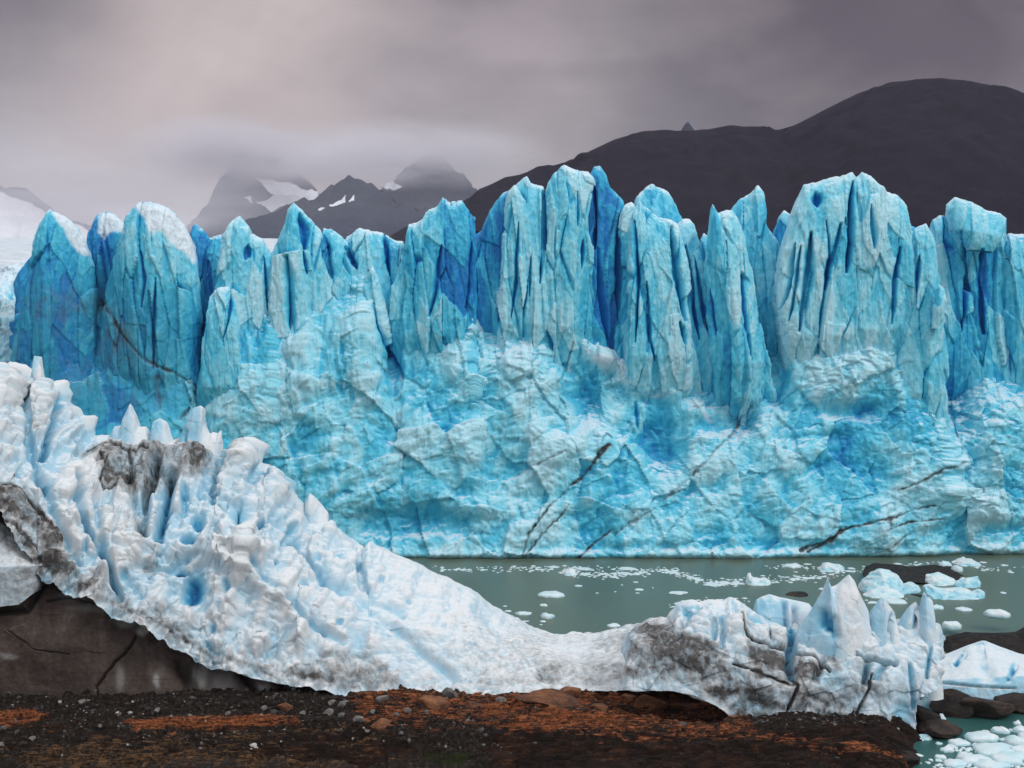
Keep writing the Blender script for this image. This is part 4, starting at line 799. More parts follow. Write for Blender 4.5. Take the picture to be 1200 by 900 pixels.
# rock bank out in the lake behind the ice tongue
def bank_relief(q):
    x, y, z = q['x'], q['y'], q['z']; return dict(h=.6 * fbm(x * .3, y * .3, z * .4, 931, 5) + .12 * fbm(x * 1.5, y * 1.5, z * 1.5, 932, 3, .5, True))
b = curtain('rock_bank', [[0, 190, [(1070, 792), (1340, 800)]], [1, 197, [(1075, 770), (1098, 762), (1110, 748), (1135, 741), (1165, 742), (1190, 741), (1205, 734), (1240, 728), (1290, 735), (1340, 780)]]], 3.5, bank_relief, ROCK_DARK, None, nu=160, nv=50, n=5, k=2.5, seed=930, w=.2)
tag(b, 'low bank of dark rock in the lake behind the pale ice tongue', 'rock bank')
GREY = [(528, 817, 20, 'pale round boulder resting beside the rusty slab under the ice edge'), (587, 825, 15, 'pale grey boulder at the edge of the rust coloured slab'), (600, 812, 14, 'pale boulder tucked close below the white ice edge'), (446, 823, 20, 'greenish grey angular boulder below the dirty ice'), (421, 846, 14, 'flat white stone lying alone on the gravel'), (478, 836, 12, 'grey cobble beside the black gap under the ice'),
        (385, 838, 16, 'grey cobble just under the dark cave mouth'), (402, 828, 16, 'pale cobble at the side of the dark cave mouth'), (390, 826, 12, 'small pale cobble above its larger neighbour by the cave mouth'), (590, 808, 12, 'dark grey cobble next to a pale boulder below the ice edge'), (655, 806, 16, 'pale slab stone at the top of the rusty rocks'), (400, 842, 9, None), (437, 836, 9, None), (464, 840, 8, None), (500, 838, 9, None), (96, 824, 9, None),
        (184, 836, 10, None), (4, 858, 9, None), (2, 874, 10, None), (38, 868, 8, None), (200, 842, 7, None), (268, 838, 8, None), (222, 840, 8, None), (355, 838, 8, None), (548, 846, 7, None), (310, 832, 9, None), (505, 822, 10, None), (620, 820, 9, None), (690, 818, 8, None), (20, 846, 8, None), (76, 858, 6, None), (118, 852, 6, None), (140, 838, 6, None), (470, 862, 7, None), (480, 870, 8, None), (430, 858, 7, None), (522, 876, 5, None)]
for i, (px, py, w, lab) in enumerate(GREY):
    x, y, z = gpoint(px, py); m = y / F
    place('boulder' if lab else 'stone', gy_[i % 4], x, y, z + w * m * .16, (w * m * .56, w * m * .5, w * m * .55), i * 1.7, lab or 'small grey stone lying on the dark gravel shore', 'boulder' if lab else 'stone', 'grey boulders on the shore' if lab else 'small stones on the shore', .15 * math.sin(i * 3))
RUST = [(505, 822, 56, 'long rust orange slab beside the pale round boulder'), (553, 824, 24, 'small rust orange boulder between two pale boulders'), (640, 822, 70, 'broad rust orange slab on the shore below the ice edge'), (670, 808, 34, 'rusty boulder under the ice edge, nearest the pale slab stone'), (735, 814, 30, 'dark rusty boulder at the mouth of the black hollow'), (760, 822, 44, 'rusty boulder in the middle of the black hollow'), (800, 824, 40, 'rusty brown boulder deep inside the black hollow'),
        (335, 826, 26, 'rounded tan boulder beside the small dark cave'), (700, 826, 34, 'rust orange boulder just outside the black hollow'), (450, 846, 30, 'crumbled orange rock on the gravel below the greenish boulder')]
for i, (px, py, w, lab) in enumerate(RUST):
    x, y, z = gpoint(px, py + 5); m = y / F
    place('boulder', ru[i % 4], x, y, z + w * m * .05, (w * m * .55, w * m * .42, w * m * .36), (i * .9) % .7 - .3, lab, 'boulder', 'rusty boulders on the shore', .06)
# gravel that nobody could count
def scatter_pebbles():
    V = []; Q = []; import bmesh
    bm = bmesh.new(); bmesh.ops.create_icosphere(bm, subdivisions=1, radius=1); co0 = np.array([v.co[:] for v in bm.verts]); fc = np.array([[v.index for v in f.verts] for f in bm.faces]); bm.free()
    r = np.random.default_rng(5); n = 0
    for _ in range(60000):
        x = r.uniform(-60, 42); y = r.uniform(134, 166)
        V.append((x, y))
    xy = np.array(V); zz = ground_z(xy[:, 0], xy[:, 1]); px, py = bearing(xy[:, 0], xy[:, 1], zz)
    dens = .20 + .8 * sstep(.0, .35, fbm(xy[:, 0] * .2, xy[:, 1] * .35, 0 * zz, 61, 3)); dens = dens * (1 - .93 * sstep(846, 856, py) * sstep(560, 620, px))
    dens = np.maximum(dens, .8 * np.exp(-(linedist(px, py, [(620, 828), (720, 824), (760, 840), (850, 848)]) / 8) ** 2))
    keep = (r.uniform(size=len(zz)) < dens * .55) & (zz > .1)
    xy = xy[keep]; zz = zz[keep]
    s = np.exp(r.normal(-2.5, .5, len(zz)))
    P = co0[None] * s[:, None, None] * r.uniform(.7, 1.3, (len(zz), 1, 3)) * np.array([1, 1, .7]) * (1 + .35 * r.normal(size=(len(zz), len(co0), 1)) * .5)
    P = P + np.stack([xy[:, 0], xy[:, 1], zz + s * .3 + .03], -1)[:, None, :]
    Qs = fc[None] + (np.arange(len(zz)) * len(co0))[:, None, None]
    shade = np.repeat(r.uniform(size=len(zz)) ** 2.2, len(co0))
    m, nt, b = new_mat('pebble_stone'); k = NT(nt)
    k.put(b.inputs['Base Color'], k.ramp(k.attr('shade'), [(0, (.03, .028, .027)), (.5, (.11, .10, .095)), (1, (.45, .43, .41))])); b.inputs['Roughness'].default_value = .8
    o = mesh_obj('gravel', P, Qs, m, None, dict(shade=shade), smooth=False, tris=True, origin=(0, 150, 0)); tag(o, 'loose grey gravel strewn over the dark shore', 'gravel', kind='stuff')
scatter_pebbles()

# ------------------------------------------------------------------ ice on the water
def floe_mesh(seed, sub=3, hgt=.45, rough=.35, fresh=.15):
    import bmesh
    bm = bmesh.new(); bmesh.ops.create_icosphere(bm, subdivisions=sub, radius=1.0)
    co = np.array([v.co[:] for v in bm.verts]); fc = np.array([[v.index for v in f.verts] for f in bm.faces]); bm.free()
    n = fbm(co[:, 0] * .9 + seed * 3.1, co[:, 1] * .9, co[:, 2] * .5, seed, 4); ang = np.arctan2(co[:, 1], co[:, 0])
    out = 1 + rough * fbm(np.cos(ang) * 1.3 + seed, np.sin(ang) * 1.3, 0 * ang, seed + 9, 3) * 2
    top = np.abs(co[:, 2]) ** .6 * np.sign(co[:, 2]) * (1 + .9 * fbm(co[:, 0] * 1.6, co[:, 1] * 1.6 + seed, 0 * n, seed + 3, 3))
    co = np.stack([co[:, 0] * out, co[:, 1] * out, top * hgt + .25 * n * hgt], -1)
    co[:, 2] = np.where(co[:, 2] < 0, co[:, 2] * .5, co[:, 2])
    o = mesh_obj('ice_floe', co, fc, BERG, None, dict(fresh=np.clip(fresh - .5 * n + .25 * (co[:, 2] < .12), 0, 1), dirt=0 * n, snow=0 * n), tris=True, origin=(0, 0, 0))
    me = o.data; bpy.data.objects.remove(o); return me
FL = [floe_mesh(300 + i, 3, .34, .42, .12) for i in range(10)]
def floe(px, py, w, hpx, lab, group, variant, name='ice_floe', cat='ice floe', ar=2.4, rz=None):
    x, y = on_water(px, py); m = y / F
    return place(name, FL[variant % 10], x, y, 0, (w * m * .5, w * m * .5 * ar / 2.4, max(hpx * m * 2.2, .12)), rz if rz is not None else random.uniform(-.5, .5), lab, cat, group)
# bigger named bergs
def berg_relief(seed, base):
    def f(q):
        x, y, z = q['x'], q['y'], q['z']
        f1, e1, r1 = facets((x + .4 * y + .3 * perlin(x, y, z, 3)) / 1.3, (z + .3 * y) / .9, seed + 1, .9, 1.1); fn = fbm(x * .9, y * .9, z * 1.3, seed, 5, .6)
        return dict(h=.20 * f1 + .42 * fn, fresh=np.clip(base + .14 - .3 * f1 - .5 * fn - .25 * sstep(.5, .95, q['v']), 0, 1), dirt=0 * fn, snow=0 * fn)
    return f
def berg(outline, Y, T, seed, label, base=.3, name='iceberg', cat='iceberg', nu=90):
    xs = [p[0] for p in outline]; yb = max(p[1] for p in outline) + 3
    o = curtain(name, [[0, Y - T * .2, [(min(xs), yb), (max(xs), yb)]], [1, Y + T * .4, outline]], T, berg_relief(seed, base), BERG, None, nu=nu, nv=46, n=2.4, k=2.2, seed=seed, w=.5, back=2)
    return tag(o, label, cat, 'ice floating in the lake')
def wy(py): return on_water(600, py)[1]
berg([(1006, 694), (1010, 680), (1020, 672), (1030, 666), (1042, 668), (1052, 674), (1056, 684), (1068, 682), (1076, 686), (1078, 692)], wy(692), 3.5, 401, 'rounded pale blue iceberg floating in front of the dark debris bar', .34)
berg([(1012, 697), (1020, 691), (1035, 688), (1050, 691), (1058, 697)], wy(698), 2.2, 402, 'flat white ice slab just below the rounded blue iceberg', .16, 'ice_floe', 'ice floe', 60)
berg([(1081, 696), (1082, 686), (1090, 685), (1104, 690), (1120, 688), (1132, 689), (1140, 694), (1147, 690), (1154, 694), (1152, 700)], wy(699), 2.8, 403, 'long low pale blue iceberg with a white end, floating below the dark debris bar', .36, 'iceberg', 'iceberg', 120)
berg([(1114, 686), (1122, 680), (1134, 677), (1146, 675), (1148, 683)], wy(686), 2.2, 404, 'small pale blue wedge of ice beside the end of the dark debris bar', .36, 'ice_floe', 'ice floe', 60)
berg([(1117, 660), (1124, 656), (1132, 654), (1142, 657), (1150, 661)], wy(661), 3, 405, 'white ice slab floating behind the dark debris bar, close to the glacier foot', .16, 'ice_floe', 'ice floe', 60)
berg([(874, 682), (876, 672), (879, 671), (882, 677), (890, 678), (896, 676), (902, 680), (903, 684)], wy(684), 1.8, 406, 'small white berg with an upright horn, floating alone before the glacier', .08, 'iceberg', 'iceberg', 70)
berg([(660, 672), (663, 668), (668, 666), (672, 668), (676, 672)], wy(673), 1.6, 407, 'little white ice chunk standing up from the drift line of brash ice', .06, 'ice_floe', 'ice floe', 50)
berg([(957, 668), (966, 659), (982, 661), (990, 665), (986, 669)], wy(668), 2, 408, 'pale flat floe behind the spired ice block, near the drift of brash', .18, 'ice_floe', 'ice floe', 60)
berg([(1085, 673), (1100, 670), (1118, 678), (1122, 683), (1100, 686), (1090, 682)], wy(684) , 2, 409, 'greyish ice slab lying against the dark debris bar', .12, 'ice_floe', 'ice floe', 60)
def bar_relief(q):
    x, y, z = q['x'], q['y'], q['z']; return dict(h=.35 * fbm(x * .4, y * .4, z * .5, 941, 5) + .15 * fbm(x * 1.7, y * 1.7, z * 1.5, 942, 3, .5, True))
o = curtain('debris_bar', [[0, wy(681), [(1012, 676), (1170, 684)]], [1, wy(664), [(1014, 664), (1024, 660), (1040, 661), (1070, 664), (1095, 662), (1112, 663), (1130, 666), (1150, 670), (1168, 678)]]], 3.5, bar_relief, ROCK_DARK, None, nu=150, nv=40, n=4, k=1.6, seed=940, w=.2)
tag(o, 'low black bar of rock debris floating amid icebergs near the glacier foot', 'debris bar')
place('half_sunk_rock', dk[1], *on_water(935, 697), -.2, (2.9, 2.4, .75), .2, 'dark rounded rock half sunk in the lake behind the spired ice block', 'rock')
place('half_sunk_rock', dk[2], *on_water(1075, 698), -.2, (.9, 2.6, .8), .1, 'dark narrow rock awash between two blue icebergs', 'rock')
NAMED = [(646, 698, 32, 6, 'flat white floe alone in the open water, the longest near the ridge', 3), (637, 710, 10, 3, 'tiny white floe just below the long flat floe', 1), (641, 724, 16, 7, 'pale pitted floe nearest the ice ridge', 5), (719, 734, 15, 4, 'white floe drifting next to the dirty saddle of the shore ice', 2), (678, 687, 9, 2, 'tiny white floe halfway to the drift line', 7), (612, 720, 13, 4, 'thin white floe close against the snowy ridge', 8), (1098, 713, 16, 5, 'white floe right behind the outermost spire', 4), (1130, 715, 18, 4, 'flat white floe between the blue icebergs and the rock bank', 6), (928, 664, 22, 4, 'flat white floe below the cracked foot of the glacier', 9),
         (1115, 742, 22, 9, 'white ice chunk stranded at the near edge of the dark rock bank', 0), (1168, 738, 30, 8, 'pile of snowy ice chunks resting on top of the dark rock bank', 1), (1104, 757, 9, 8, 'small white ice chunk beside the spires at the rock bank', 2), (1107, 664, 16, 8, 'white ice lump on the near side of the debris bar', 4), (1122, 669, 14, 8, 'grey white ice lump in the middle of the debris bar', 5), (1050, 706, 26, 5, 'low cluster of white ice behind the spires', 6), (1090, 694, 8, 2, 'thin white sliver of ice between the two blue icebergs', 7)]
for i, (px, py, w, hp, lab, vr) in enumerate(NAMED):
    o = floe(px, py, w, hp, lab, 'ice floating in the lake', vr)
    if py in (742, 738): o.location.z = .9 if py == 742 else 2.2; o.location.x *= 1.0
# drift lines of brash: small pieces one could count
LINES = [([(500, 668), (560, 668), (640, 666), (660, 665), (760, 670), (790, 667)], 46, 3.0), ([(660, 672), (720, 674), (760, 671)], 18, 2.5), ([(770, 668), (810, 676), (830, 684), (870, 683)], 36, 3.0), ([(830, 684), (900, 680), (960, 677), (985, 670)], 34, 4), ([(905, 664), (1000, 668), (1050, 662), (1110, 660), (1190, 668)], 30, 4), ([(790, 710), (830, 706), (870, 704)], 12, 3), ([(590, 712), (620, 725), (640, 735)], 8, 5), ([(1000, 705), (1040, 705), (1080, 702)], 12, 4), ([(700, 690), (760, 700), (820, 695)], 8, 14), ([(1100, 690), (1160, 700), (1190, 690)], 8, 10), ([(960, 690), (990, 700)], 4, 6)]
r = np.random.default_rng(17)
for pts, cnt, sp in LINES:
    p = np.array(pts, float); u = np.concatenate([[0], np.cumsum(np.hypot(*np.diff(p, axis=0).T))]); u /= u[-1]
    for k in range(cnt):
        t = r.uniform(); px = np.interp(t, u, p[:, 0]) + r.normal() * sp; py = np.interp(t, u, p[:, 1]) + r.normal() * sp * .55
        if py < 659 or (px < 560 and py > 668): continue
        floe(px, py, np.exp(r.normal(1.55, .5)), .9, 'small white fragment of brash ice drifting on the green lake', 'brash ice fragments on the lake', int(r.integers(10)), 'brash_fragment', 'ice fragment', 2.0 + r.uniform() * 1.5, r.uniform(-.6, .6))
# slush between them: thin, uncountable
def slush(name, lines, n, spread, seed, smin, label):
    r = np.random.default_rng(seed); V = []; Fq = []; c = 0
    for pts in lines:
        p = np.array(pts, float); u = np.concatenate([[0], np.cumsum(np.hypot(*np.diff(p, axis=0).T))]); u /= u[-1]
        for k in range(n):
            t = r.uniform(); px = np.interp(t, u, p[:, 0]) + r.normal() * spread; py = np.interp(t, u, p[:, 1]) + r.normal() * spread * .35
            if py < 658.5: continue
            x, y = on_water(px, py); s = np.exp(r.normal(smin, .45)); m = int(r.integers(5, 8)); a0 = r.uniform(0, 6)
            ring = [(x + s * math.cos(a0 + i / m * 6.283) * r.uniform(.6, 1.3), y + s * math.sin(a0 + i / m * 6.283) * r.uniform(.6, 1.3)) for i in range(m)]
            b0 = len(V)
            V += [(a, b_, -.02) for a, b_ in ring] + [(x + (a - x) * .8, y + (b_ - y) * .8, .05 + .1 * r.uniform() * s) for a, b_ in ring] + [(x, y, .06 + .12 * s)]
            for i in range(m):
                j = (i + 1) % m; Fq += [(b0 + i, b0 + j, b0 + m + j), (b0 + i, b0 + m + j, b0 + m + i), (b0 + m + i, b0 + m + j, b0 + 2 * m)]
    V = np.array(V); o = mesh_obj(name, V, np.array(Fq), BERG, None, dict(fresh=np.full(len(V), .1), dirt=np.zeros(len(V)), snow=np.zeros(len(V))), tris=True, smooth=False, origin=(0, 200, 0))
    tag(o, label, 'brash ice', kind='stuff')
slush('brash_slush', [l[0] for l in LINES[:6]], 130, 6, 91, -1.35, 'fine brash slush strung out in drift lines along the glacier foot')
# the crowded inlet beside the spires
INLET = [(1150, 866, 40, 10), (1165, 880, 56, 9), (1192, 872, 30, 12), (1125, 872, 24, 7), (1185, 890, 50, 10), (1142, 892, 40, 9), (1110, 880, 18, 6), (1102, 889, 14, 6), (1172, 858, 22, 8), (1196, 858, 18, 9), (1129, 884, 12, 4), (1118, 896, 30, 7), (1160, 898, 40, 8), (1200, 882, 30, 10), (1210, 866, 34, 10), (1215, 892, 44, 10), (1192, 849, 10, 5), (1186, 857, 8, 4), (1155, 858, 10, 3), (1136, 862, 8, 3), (1178, 868, 14, 4), (1144, 874, 12, 4), (1100, 872, 8, 3)]
for i, (px, py, w, hp) in enumerate(INLET):
    floe(px, py, w, hp, 'white slab of brash ice crowding the teal inlet', 'brash ice in the inlet', i + 3, 'ice_floe', 'ice floe', 2.0)
slush('brash_slush', [[(1120, 880), (1200, 890), (1230, 870)], [(1090, 892), (1150, 896), (1220, 898)]], 170, 14, 92, -1.6, 'fine slush between the white slabs in the inlet')
berg([(1066, 876), (1070, 864), (1078, 860), (1088, 860), (1095, 868), (1096, 876), (1092, 880)], 152.5, 1.0, 411, 'pale angular ice chunk at the water edge by the toe of the spired block', .22, 'ice_chunk', 'ice chunk', 60)
berg([(1060, 872), (1063, 866), (1068, 864), (1072, 868), (1070, 874)], 153.5, .6, 412, 'small white ice chunk against the toe of the spired block', .06, 'ice_chunk', 'ice chunk', 40)
berg([(1079, 898), (1082, 888), (1092, 889), (1104, 896), (1108, 904)], 148.0, 1.0, 413, 'pale blue ice chunk at the water edge beside the brown rock hump', .26, 'ice_chunk', 'ice chunk', 50)
berg([(1100, 842), (1101, 836), (1105, 836), (1109, 843), (1107, 848)], 157.0, .6, 414, 'lone white ice chunk lying on the dark boulders above the inlet', .06, 'ice_chunk', 'ice chunk', 40)
berg([(1165, 862), (1167, 858), (1172, 859), (1173, 863)], 156.0, .5, 415, 'small round white ice chunk at the far edge of the inlet', .06, 'ice_chunk', 'ice chunk', 40)

# ------------------------------------------------------------------ mountains and the snowfield behind
def mtn(name, top, Y, depth, foot_py, seed, mat, snow=None, nu=520, nv=140, jg=1.7, amp=34.0, freq=.0055):
    def rel(q):
        x, y, z = q['x'], q['y'], q['z']
        h = amp * (fbm(x * freq, y * freq, z * freq * .6, seed, 5, .5, True) - .2) * sstep(1, .9, q['v'])
        s = 0 * h
        for poly in snow or []: s = np.maximum(s, inpoly(q['px'] + 3 * perlin(x * .01, y * .01, z * .02, seed + 3), q['py'], poly, 2))
        return dict(h=h, snow=s)
    xs0, xs1 = top[0][0], top[-1][0]
    o = curtain(name, [[0, Y - depth, [(xs0, foot_py), (xs1, foot_py)]], [1, Y, top]], 60, rel, mat, None, nu=nu, nv=nv, n=8, k=3, seed=seed, w=.2, Tb=depth * .4, back=6, jag=amp * jg, jf=.008)
    tag(o, kind='structure'); return o
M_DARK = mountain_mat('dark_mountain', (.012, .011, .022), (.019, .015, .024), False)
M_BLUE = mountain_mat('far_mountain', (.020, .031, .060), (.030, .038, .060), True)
mtn('mountain', [(380, 330), (480, 270), (545, 236), (562, 222), (590, 211), (630, 200), (664, 191), (690, 178), (720, 164), (750, 154), (772, 152), (800, 154), (830, 151), (856, 147), (885, 148), (916, 154), (940, 142), (975, 124), (1010, 108), (1040, 97), (1075, 93), (1105, 92), (1140, 96), (1170, 103), (1210, 110), (1280, 130), (1400, 150), (1600, 200), (1900, 330)], 2600, 1000, 400, 71, M_DARK, jg=.18)
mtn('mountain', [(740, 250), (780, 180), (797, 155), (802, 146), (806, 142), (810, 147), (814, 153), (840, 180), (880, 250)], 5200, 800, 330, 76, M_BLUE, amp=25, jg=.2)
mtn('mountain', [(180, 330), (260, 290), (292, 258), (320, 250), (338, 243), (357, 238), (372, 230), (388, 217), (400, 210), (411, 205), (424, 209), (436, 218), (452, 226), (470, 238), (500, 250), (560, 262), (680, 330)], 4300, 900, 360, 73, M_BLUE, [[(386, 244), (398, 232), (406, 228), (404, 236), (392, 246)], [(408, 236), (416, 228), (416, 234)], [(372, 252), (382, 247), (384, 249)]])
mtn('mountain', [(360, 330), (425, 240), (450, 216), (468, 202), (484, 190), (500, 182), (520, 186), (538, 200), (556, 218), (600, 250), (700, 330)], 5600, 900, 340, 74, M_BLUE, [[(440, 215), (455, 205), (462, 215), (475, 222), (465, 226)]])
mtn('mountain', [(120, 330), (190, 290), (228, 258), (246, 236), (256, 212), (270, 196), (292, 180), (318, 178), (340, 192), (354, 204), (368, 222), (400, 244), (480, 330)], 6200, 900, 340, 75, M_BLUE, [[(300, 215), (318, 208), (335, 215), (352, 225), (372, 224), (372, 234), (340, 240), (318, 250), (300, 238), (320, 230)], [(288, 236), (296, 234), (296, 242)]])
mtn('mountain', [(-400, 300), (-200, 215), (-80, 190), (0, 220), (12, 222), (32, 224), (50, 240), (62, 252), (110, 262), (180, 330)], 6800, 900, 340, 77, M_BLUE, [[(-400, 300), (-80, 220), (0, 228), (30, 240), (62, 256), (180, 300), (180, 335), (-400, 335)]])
# snowfield rising to the mist
sf_x = np.linspace(-3200, 100, 160); sf_t = np.linspace(0, 1, 140)
SX, ST = np.meshgrid(sf_x, sf_t); SY = 420 + 4800 * ST ** 1.7; SX = SX * (SY / 2600) - 60; SZ = 50 + (SY - 420) * .064 + 3.5 * fbm(SX * .03, SY * .03, 0 * SX, 81, 4, .6, True) + 18 * fbm(SX * .002, SY * .002, 0 * SX, 82, 3) * ST
sm, snt, sb = new_mat('snowfield'); kk = NT(snt); pp = kk.n('ShaderNodeNewGeometry').outputs['Position']
kk.put(sb.inputs['Base Color'], kk.mix(kk.mapr(kk.noise(pp, .05, 6, .7), .35, .65), (.42, .56, .66), (.78, .80, .82))); sb.inputs['Roughness'].default_value = .7
kk.put(sb.inputs['Normal'], kk.bump(kk.noise(pp, .2, 5, .7), .7, 2.0))
o = mesh_obj('terrain', np.stack([SX, SY, SZ], -1), grid_quads(*SX.shape), sm, origin=(0, 1000, 0)); tag(o, kind='structure')

# ------------------------------------------------------------------ air
def vol_mat(name, col, dens, aniso=0.0):
    m = bpy.data.materials.new(name); m.use_nodes = True; nt = m.node_tree; nt.nodes.clear()
    out = nt.nodes.new('ShaderNodeOutputMaterial'); v = nt.nodes.new('ShaderNodeVolumePrincipled')
    v.inputs['Color'].default_value = (*col, 1); v.inputs['Density'].default_value = dens; v.inputs['Anisotropy'].default_value = aniso
    nt.links.new(v.outputs[0], out.inputs['Volume']); return m
def box(name, x0, x1, y0, y1, z0, z1, mat):
    V = [(a, b, c) for a in (x0, x1) for b in (y0, y1) for c in (z0, z1)]
    Q = [(0, 1, 3, 2), (4, 6, 7, 5), (0, 4, 5, 1), (2, 3, 7, 6), (0, 2, 6, 4), (1, 5, 7, 3)]
    return mesh_obj(name, V, Q, mat, None, smooth=False)
hz = box('haze', -9500, 9500, -3500, 9500, -8, 1150, vol_mat('haze_air', (.86, .84, 1.0), 2.8e-5)); tag(hz, 'thin grey haze in the valley air', 'haze', kind='stuff')

def mist(px, py, Y, rx, ry, rz, dens, seed):
    import bmesh
    bm = bmesh.new(); bmesh.ops.create_icosphere(bm, subdivisions=3, radius=1.0)
    co = np.array([v.co[:] for v in bm.verts]); fc = np.array([[v.index for v in f.verts] for f in bm.faces]); bm.free()
    x, y, z = at(px, py, Y)
    m = vol_mat('mist_air', (.86, .83, .865), dens); nt = m.node_tree; k = NT(nt)
    tc = k.n('ShaderNodeTexCoord').outputs['Object']
    ln = k.n('ShaderNodeVectorMath', operation='LENGTH'); nt.links.new(tc, ln.inputs[0])
    f = k.math('POWER', k.mapr(ln.outputs['Value'], .0, 1.0, 1, 0), 1.6)
    of = k.n('ShaderNodeVectorMath', operation='ADD'); nt.links.new(tc, of.inputs[0]); of.inputs[1].default_value = (seed * 3.7, 0, 0)
    nz = k.mapr(k.noise(of.outputs[0], 1.5, 5, .6, .5), .40, .60, .05, 1)
    vn = [n for n in nt.nodes if n.type == 'PRINCIPLED_VOLUME'][0]
    nt.links.new(k.math('MULTIPLY', k.math('MULTIPLY', f, nz), dens), vn.inputs['Density'])
    o = mesh_obj('mist', co, fc, m, tris=True, origin=(0, 0, 0)); o.location = (float(x), float(y), float(z)); o.scale = (rx, ry, rz)
    tag(o, 'bank of grey mist hanging on the far mountains', 'mist', kind='stuff')
for px, py, Y, rx, rz, dn in [(250, 175, 5750, 420, 170, 1.2e-2), (300, 178, 5800, 620, 150, 1.4e-2), (345, 190, 5700, 480, 130, 1.0e-2), (275, 200, 5650, 330, 100, 5e-3), (385, 195, 5300, 420, 120, 5e-3), (455, 180, 5200, 360, 150, 9e-3), (490, 182, 5250, 560, 140, 1.3e-2), (548, 185, 5150, 340, 130, 8e-3), (430, 205, 3900, 420, 60, 1.2e-3),
                              (40, 205, 5600, 900, 260, 3.0e-3), (120, 235, 5300, 800, 190, 3.0e-3), (200, 262, 4900, 650, 130, 3.0e-3), (240, 230, 5000, 450, 150, 2.2e-3), (330, 250, 3700, 900, 240, 3e-4), (510, 225, 3800, 700, 220, 3e-4)]:
    mist(px, py, Y, rx, rx * .8, rz, dn, px * .37)

# ------------------------------------------------------------------ sky, sun, camera
SUN_EL, SUN_AZ = math.radians(46), math.radians(128)      # azimuth clockwise from +Y: high over the viewer's shoulder
world = bpy.data.worlds.new('World'); scene.world = world; world.use_nodes = True
nt = world.node_tree; nt.nodes.clear(); k = NT(nt)
out = k.n('ShaderNodeOutputWorld')
sky = k.n('ShaderNodeTexSky', sky_type='NISHITA'); sky.sun_disc = False; sky.sun_elevation = SUN_EL; sky.sun_rotation = SUN_AZ; sky.altitude = 200
bg1 = k.n('ShaderNodeBackground'); nt.links.new(sky.outputs[0], bg1.inputs[0]); bg1.inputs[1].default_value = .06
d = k.n('ShaderNodeTexCoord').outputs['Generated']
sep = k.n('ShaderNodeSeparateXYZ'); nt.links.new(d, sep.inputs[0])
warp = k.scale(d, (1, 1, 1.7))
n1 = k.noise(warp, 3.2, 5, .55, .6); n2 = k.noise(warp, 9, 5, .55, .4)
nn = k.math('ADD', k.math('MULTIPLY', n1, .7), k.math('MULTIPLY', n2, .3))
def near_dir(px, py, r0, r1):
    x, y, z = at(px, py, 1.0); z = z - CAMZ; v = np.array([x, y, z]); v /= np.linalg.norm(v)
    vd = k.n('ShaderNodeVectorMath', operation='DISTANCE'); nt.links.new(wd, vd.inputs[0]); vd.inputs[1].default_value = tuple(v)
    return k.mapr(vd.outputs['Value'], r0, r1, 1, 0, True)
wv_ = k.n('ShaderNodeTexNoise'); nt.links.new(warp, wv_.inputs['Vector']); wv_.inputs['Scale'].default_value = 5; wv_.inputs['Detail'].default_value = 4
wm = k.n('ShaderNodeVectorMath', operation='MULTIPLY_ADD'); nt.links.new(wv_.outputs['Color'], wm.inputs[0]); wm.inputs[1].default_value = (.10, .0, .08); wm.inputs[2].default_value = (-.05, 0, -.04)
wa = k.n('ShaderNodeVectorMath', operation='ADD'); nt.links.new(d, wa.inputs[0]); nt.links.new(wm.outputs[0], wa.inputs[1]); wd = wa.outputs[0]
el = sep.outputs[2]
col = k.mix(k.mapr(el, .14, .26), (.365, .335, .352), (.25, .215, .232))
dark = k.math('MAXIMUM', near_dir(1060, 10, .03, .36), k.math('MULTIPLY', near_dir(600, -40, .02, .15), .85))
col = k.mix(dark, col, (.074, .053, .066))
col = k.mix(k.math('MULTIPLY', near_dir(250, 70, .02, .20), .95), col, (.64, .535, .505))
col = k.mix(k.math('MULTIPLY', near_dir(600, 90, .0, .12), .65), col, (.52, .445, .445))
col = k.mix(k.math('MULTIPLY', near_dir(-30, -20, .0, .13), .85), col, (.13, .105, .115))
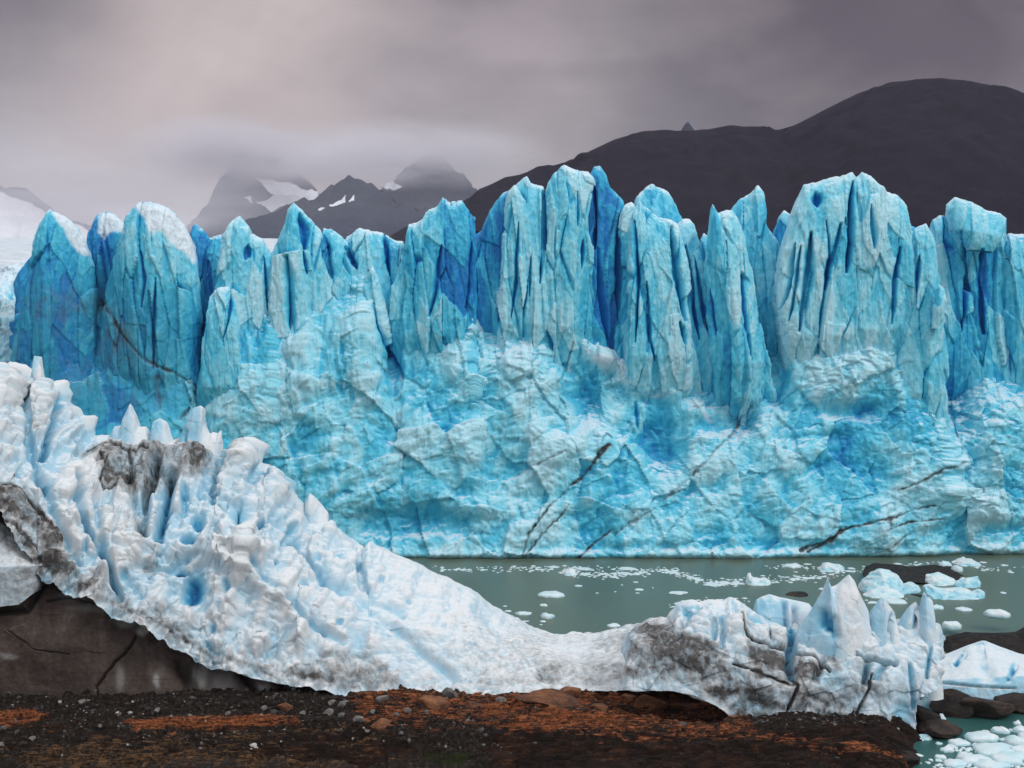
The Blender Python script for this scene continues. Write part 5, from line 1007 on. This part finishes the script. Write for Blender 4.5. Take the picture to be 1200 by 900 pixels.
col = k.mix(k.mapr(nn, .47, .66, .0, .7), col, (.22, .18, .18), 'SCREEN')
col = k.mix(k.math('MULTIPLY', k.mapr(nn, .36, .52, .55, 0), k.mapr(sep.outputs[0], -.25, .1, .35, 1)), col, (.12, .095, .108))
# the cloud deck thins overhead and behind the viewer
over = k.mapr(el, .26, .75, 0, 1, True)
back = k.mapr(sep.outputs[1], .3, -.5, 0, 1, True)
lit = k.math('MAXIMUM', over, k.math('MULTIPLY', back, k.mapr(el, -.05, .25)))
col = k.mix(lit, col, (.98, .99, 1.03))
bg2 = k.n('ShaderNodeBackground'); nt.links.new(col, bg2.inputs[0]); bg2.inputs[1].default_value = 1.0
mx = k.n('ShaderNodeMixShader'); mx.inputs[0].default_value = .93
nt.links.new(bg1.outputs[0], mx.inputs[1]); nt.links.new(bg2.outputs[0], mx.inputs[2]); nt.links.new(mx.outputs[0], out.inputs[0])

sl = bpy.data.lights.new('sun', 'SUN'); sl.energy = 1.2; sl.angle = math.radians(22); sl.color = (1, .98, .955)
so = bpy.data.objects.new('sun', sl); link(so)
from mathutils import Vector
sd = Vector((math.sin(SUN_AZ) * math.cos(SUN_EL), math.cos(SUN_AZ) * math.cos(SUN_EL), math.sin(SUN_EL)))
so.rotation_euler = (-sd).to_track_quat('-Z', 'Y').to_euler(); so.location = sd * 500

cam = bpy.data.cameras.new('camera'); cam.sensor_width = 36; cam.lens = F / 1200 * 36; cam.clip_end = 40000; cam.clip_start = 1
co_ = bpy.data.objects.new('camera', cam); co_.location = (0, 0, CAMZ); co_.rotation_euler = (math.pi / 2 - PITCH, 0, 0); link(co_)
scene.camera = co_
vs = scene.view_settings; vs.view_transform = 'Standard'; vs.look = 'None'; vs.exposure = 0; vs.gamma = 1; vs.use_curve_mapping = False
cy = scene.cycles
cy.max_bounces = 6; cy.diffuse_bounces = 4; cy.glossy_bounces = 2; cy.transmission_bounces = 2; cy.volume_bounces = 3
cy.use_denoising = True
try: cy.denoiser = 'OPENIMAGEDENOISE'
except Exception: pass
scene.render.use_persistent_data = False
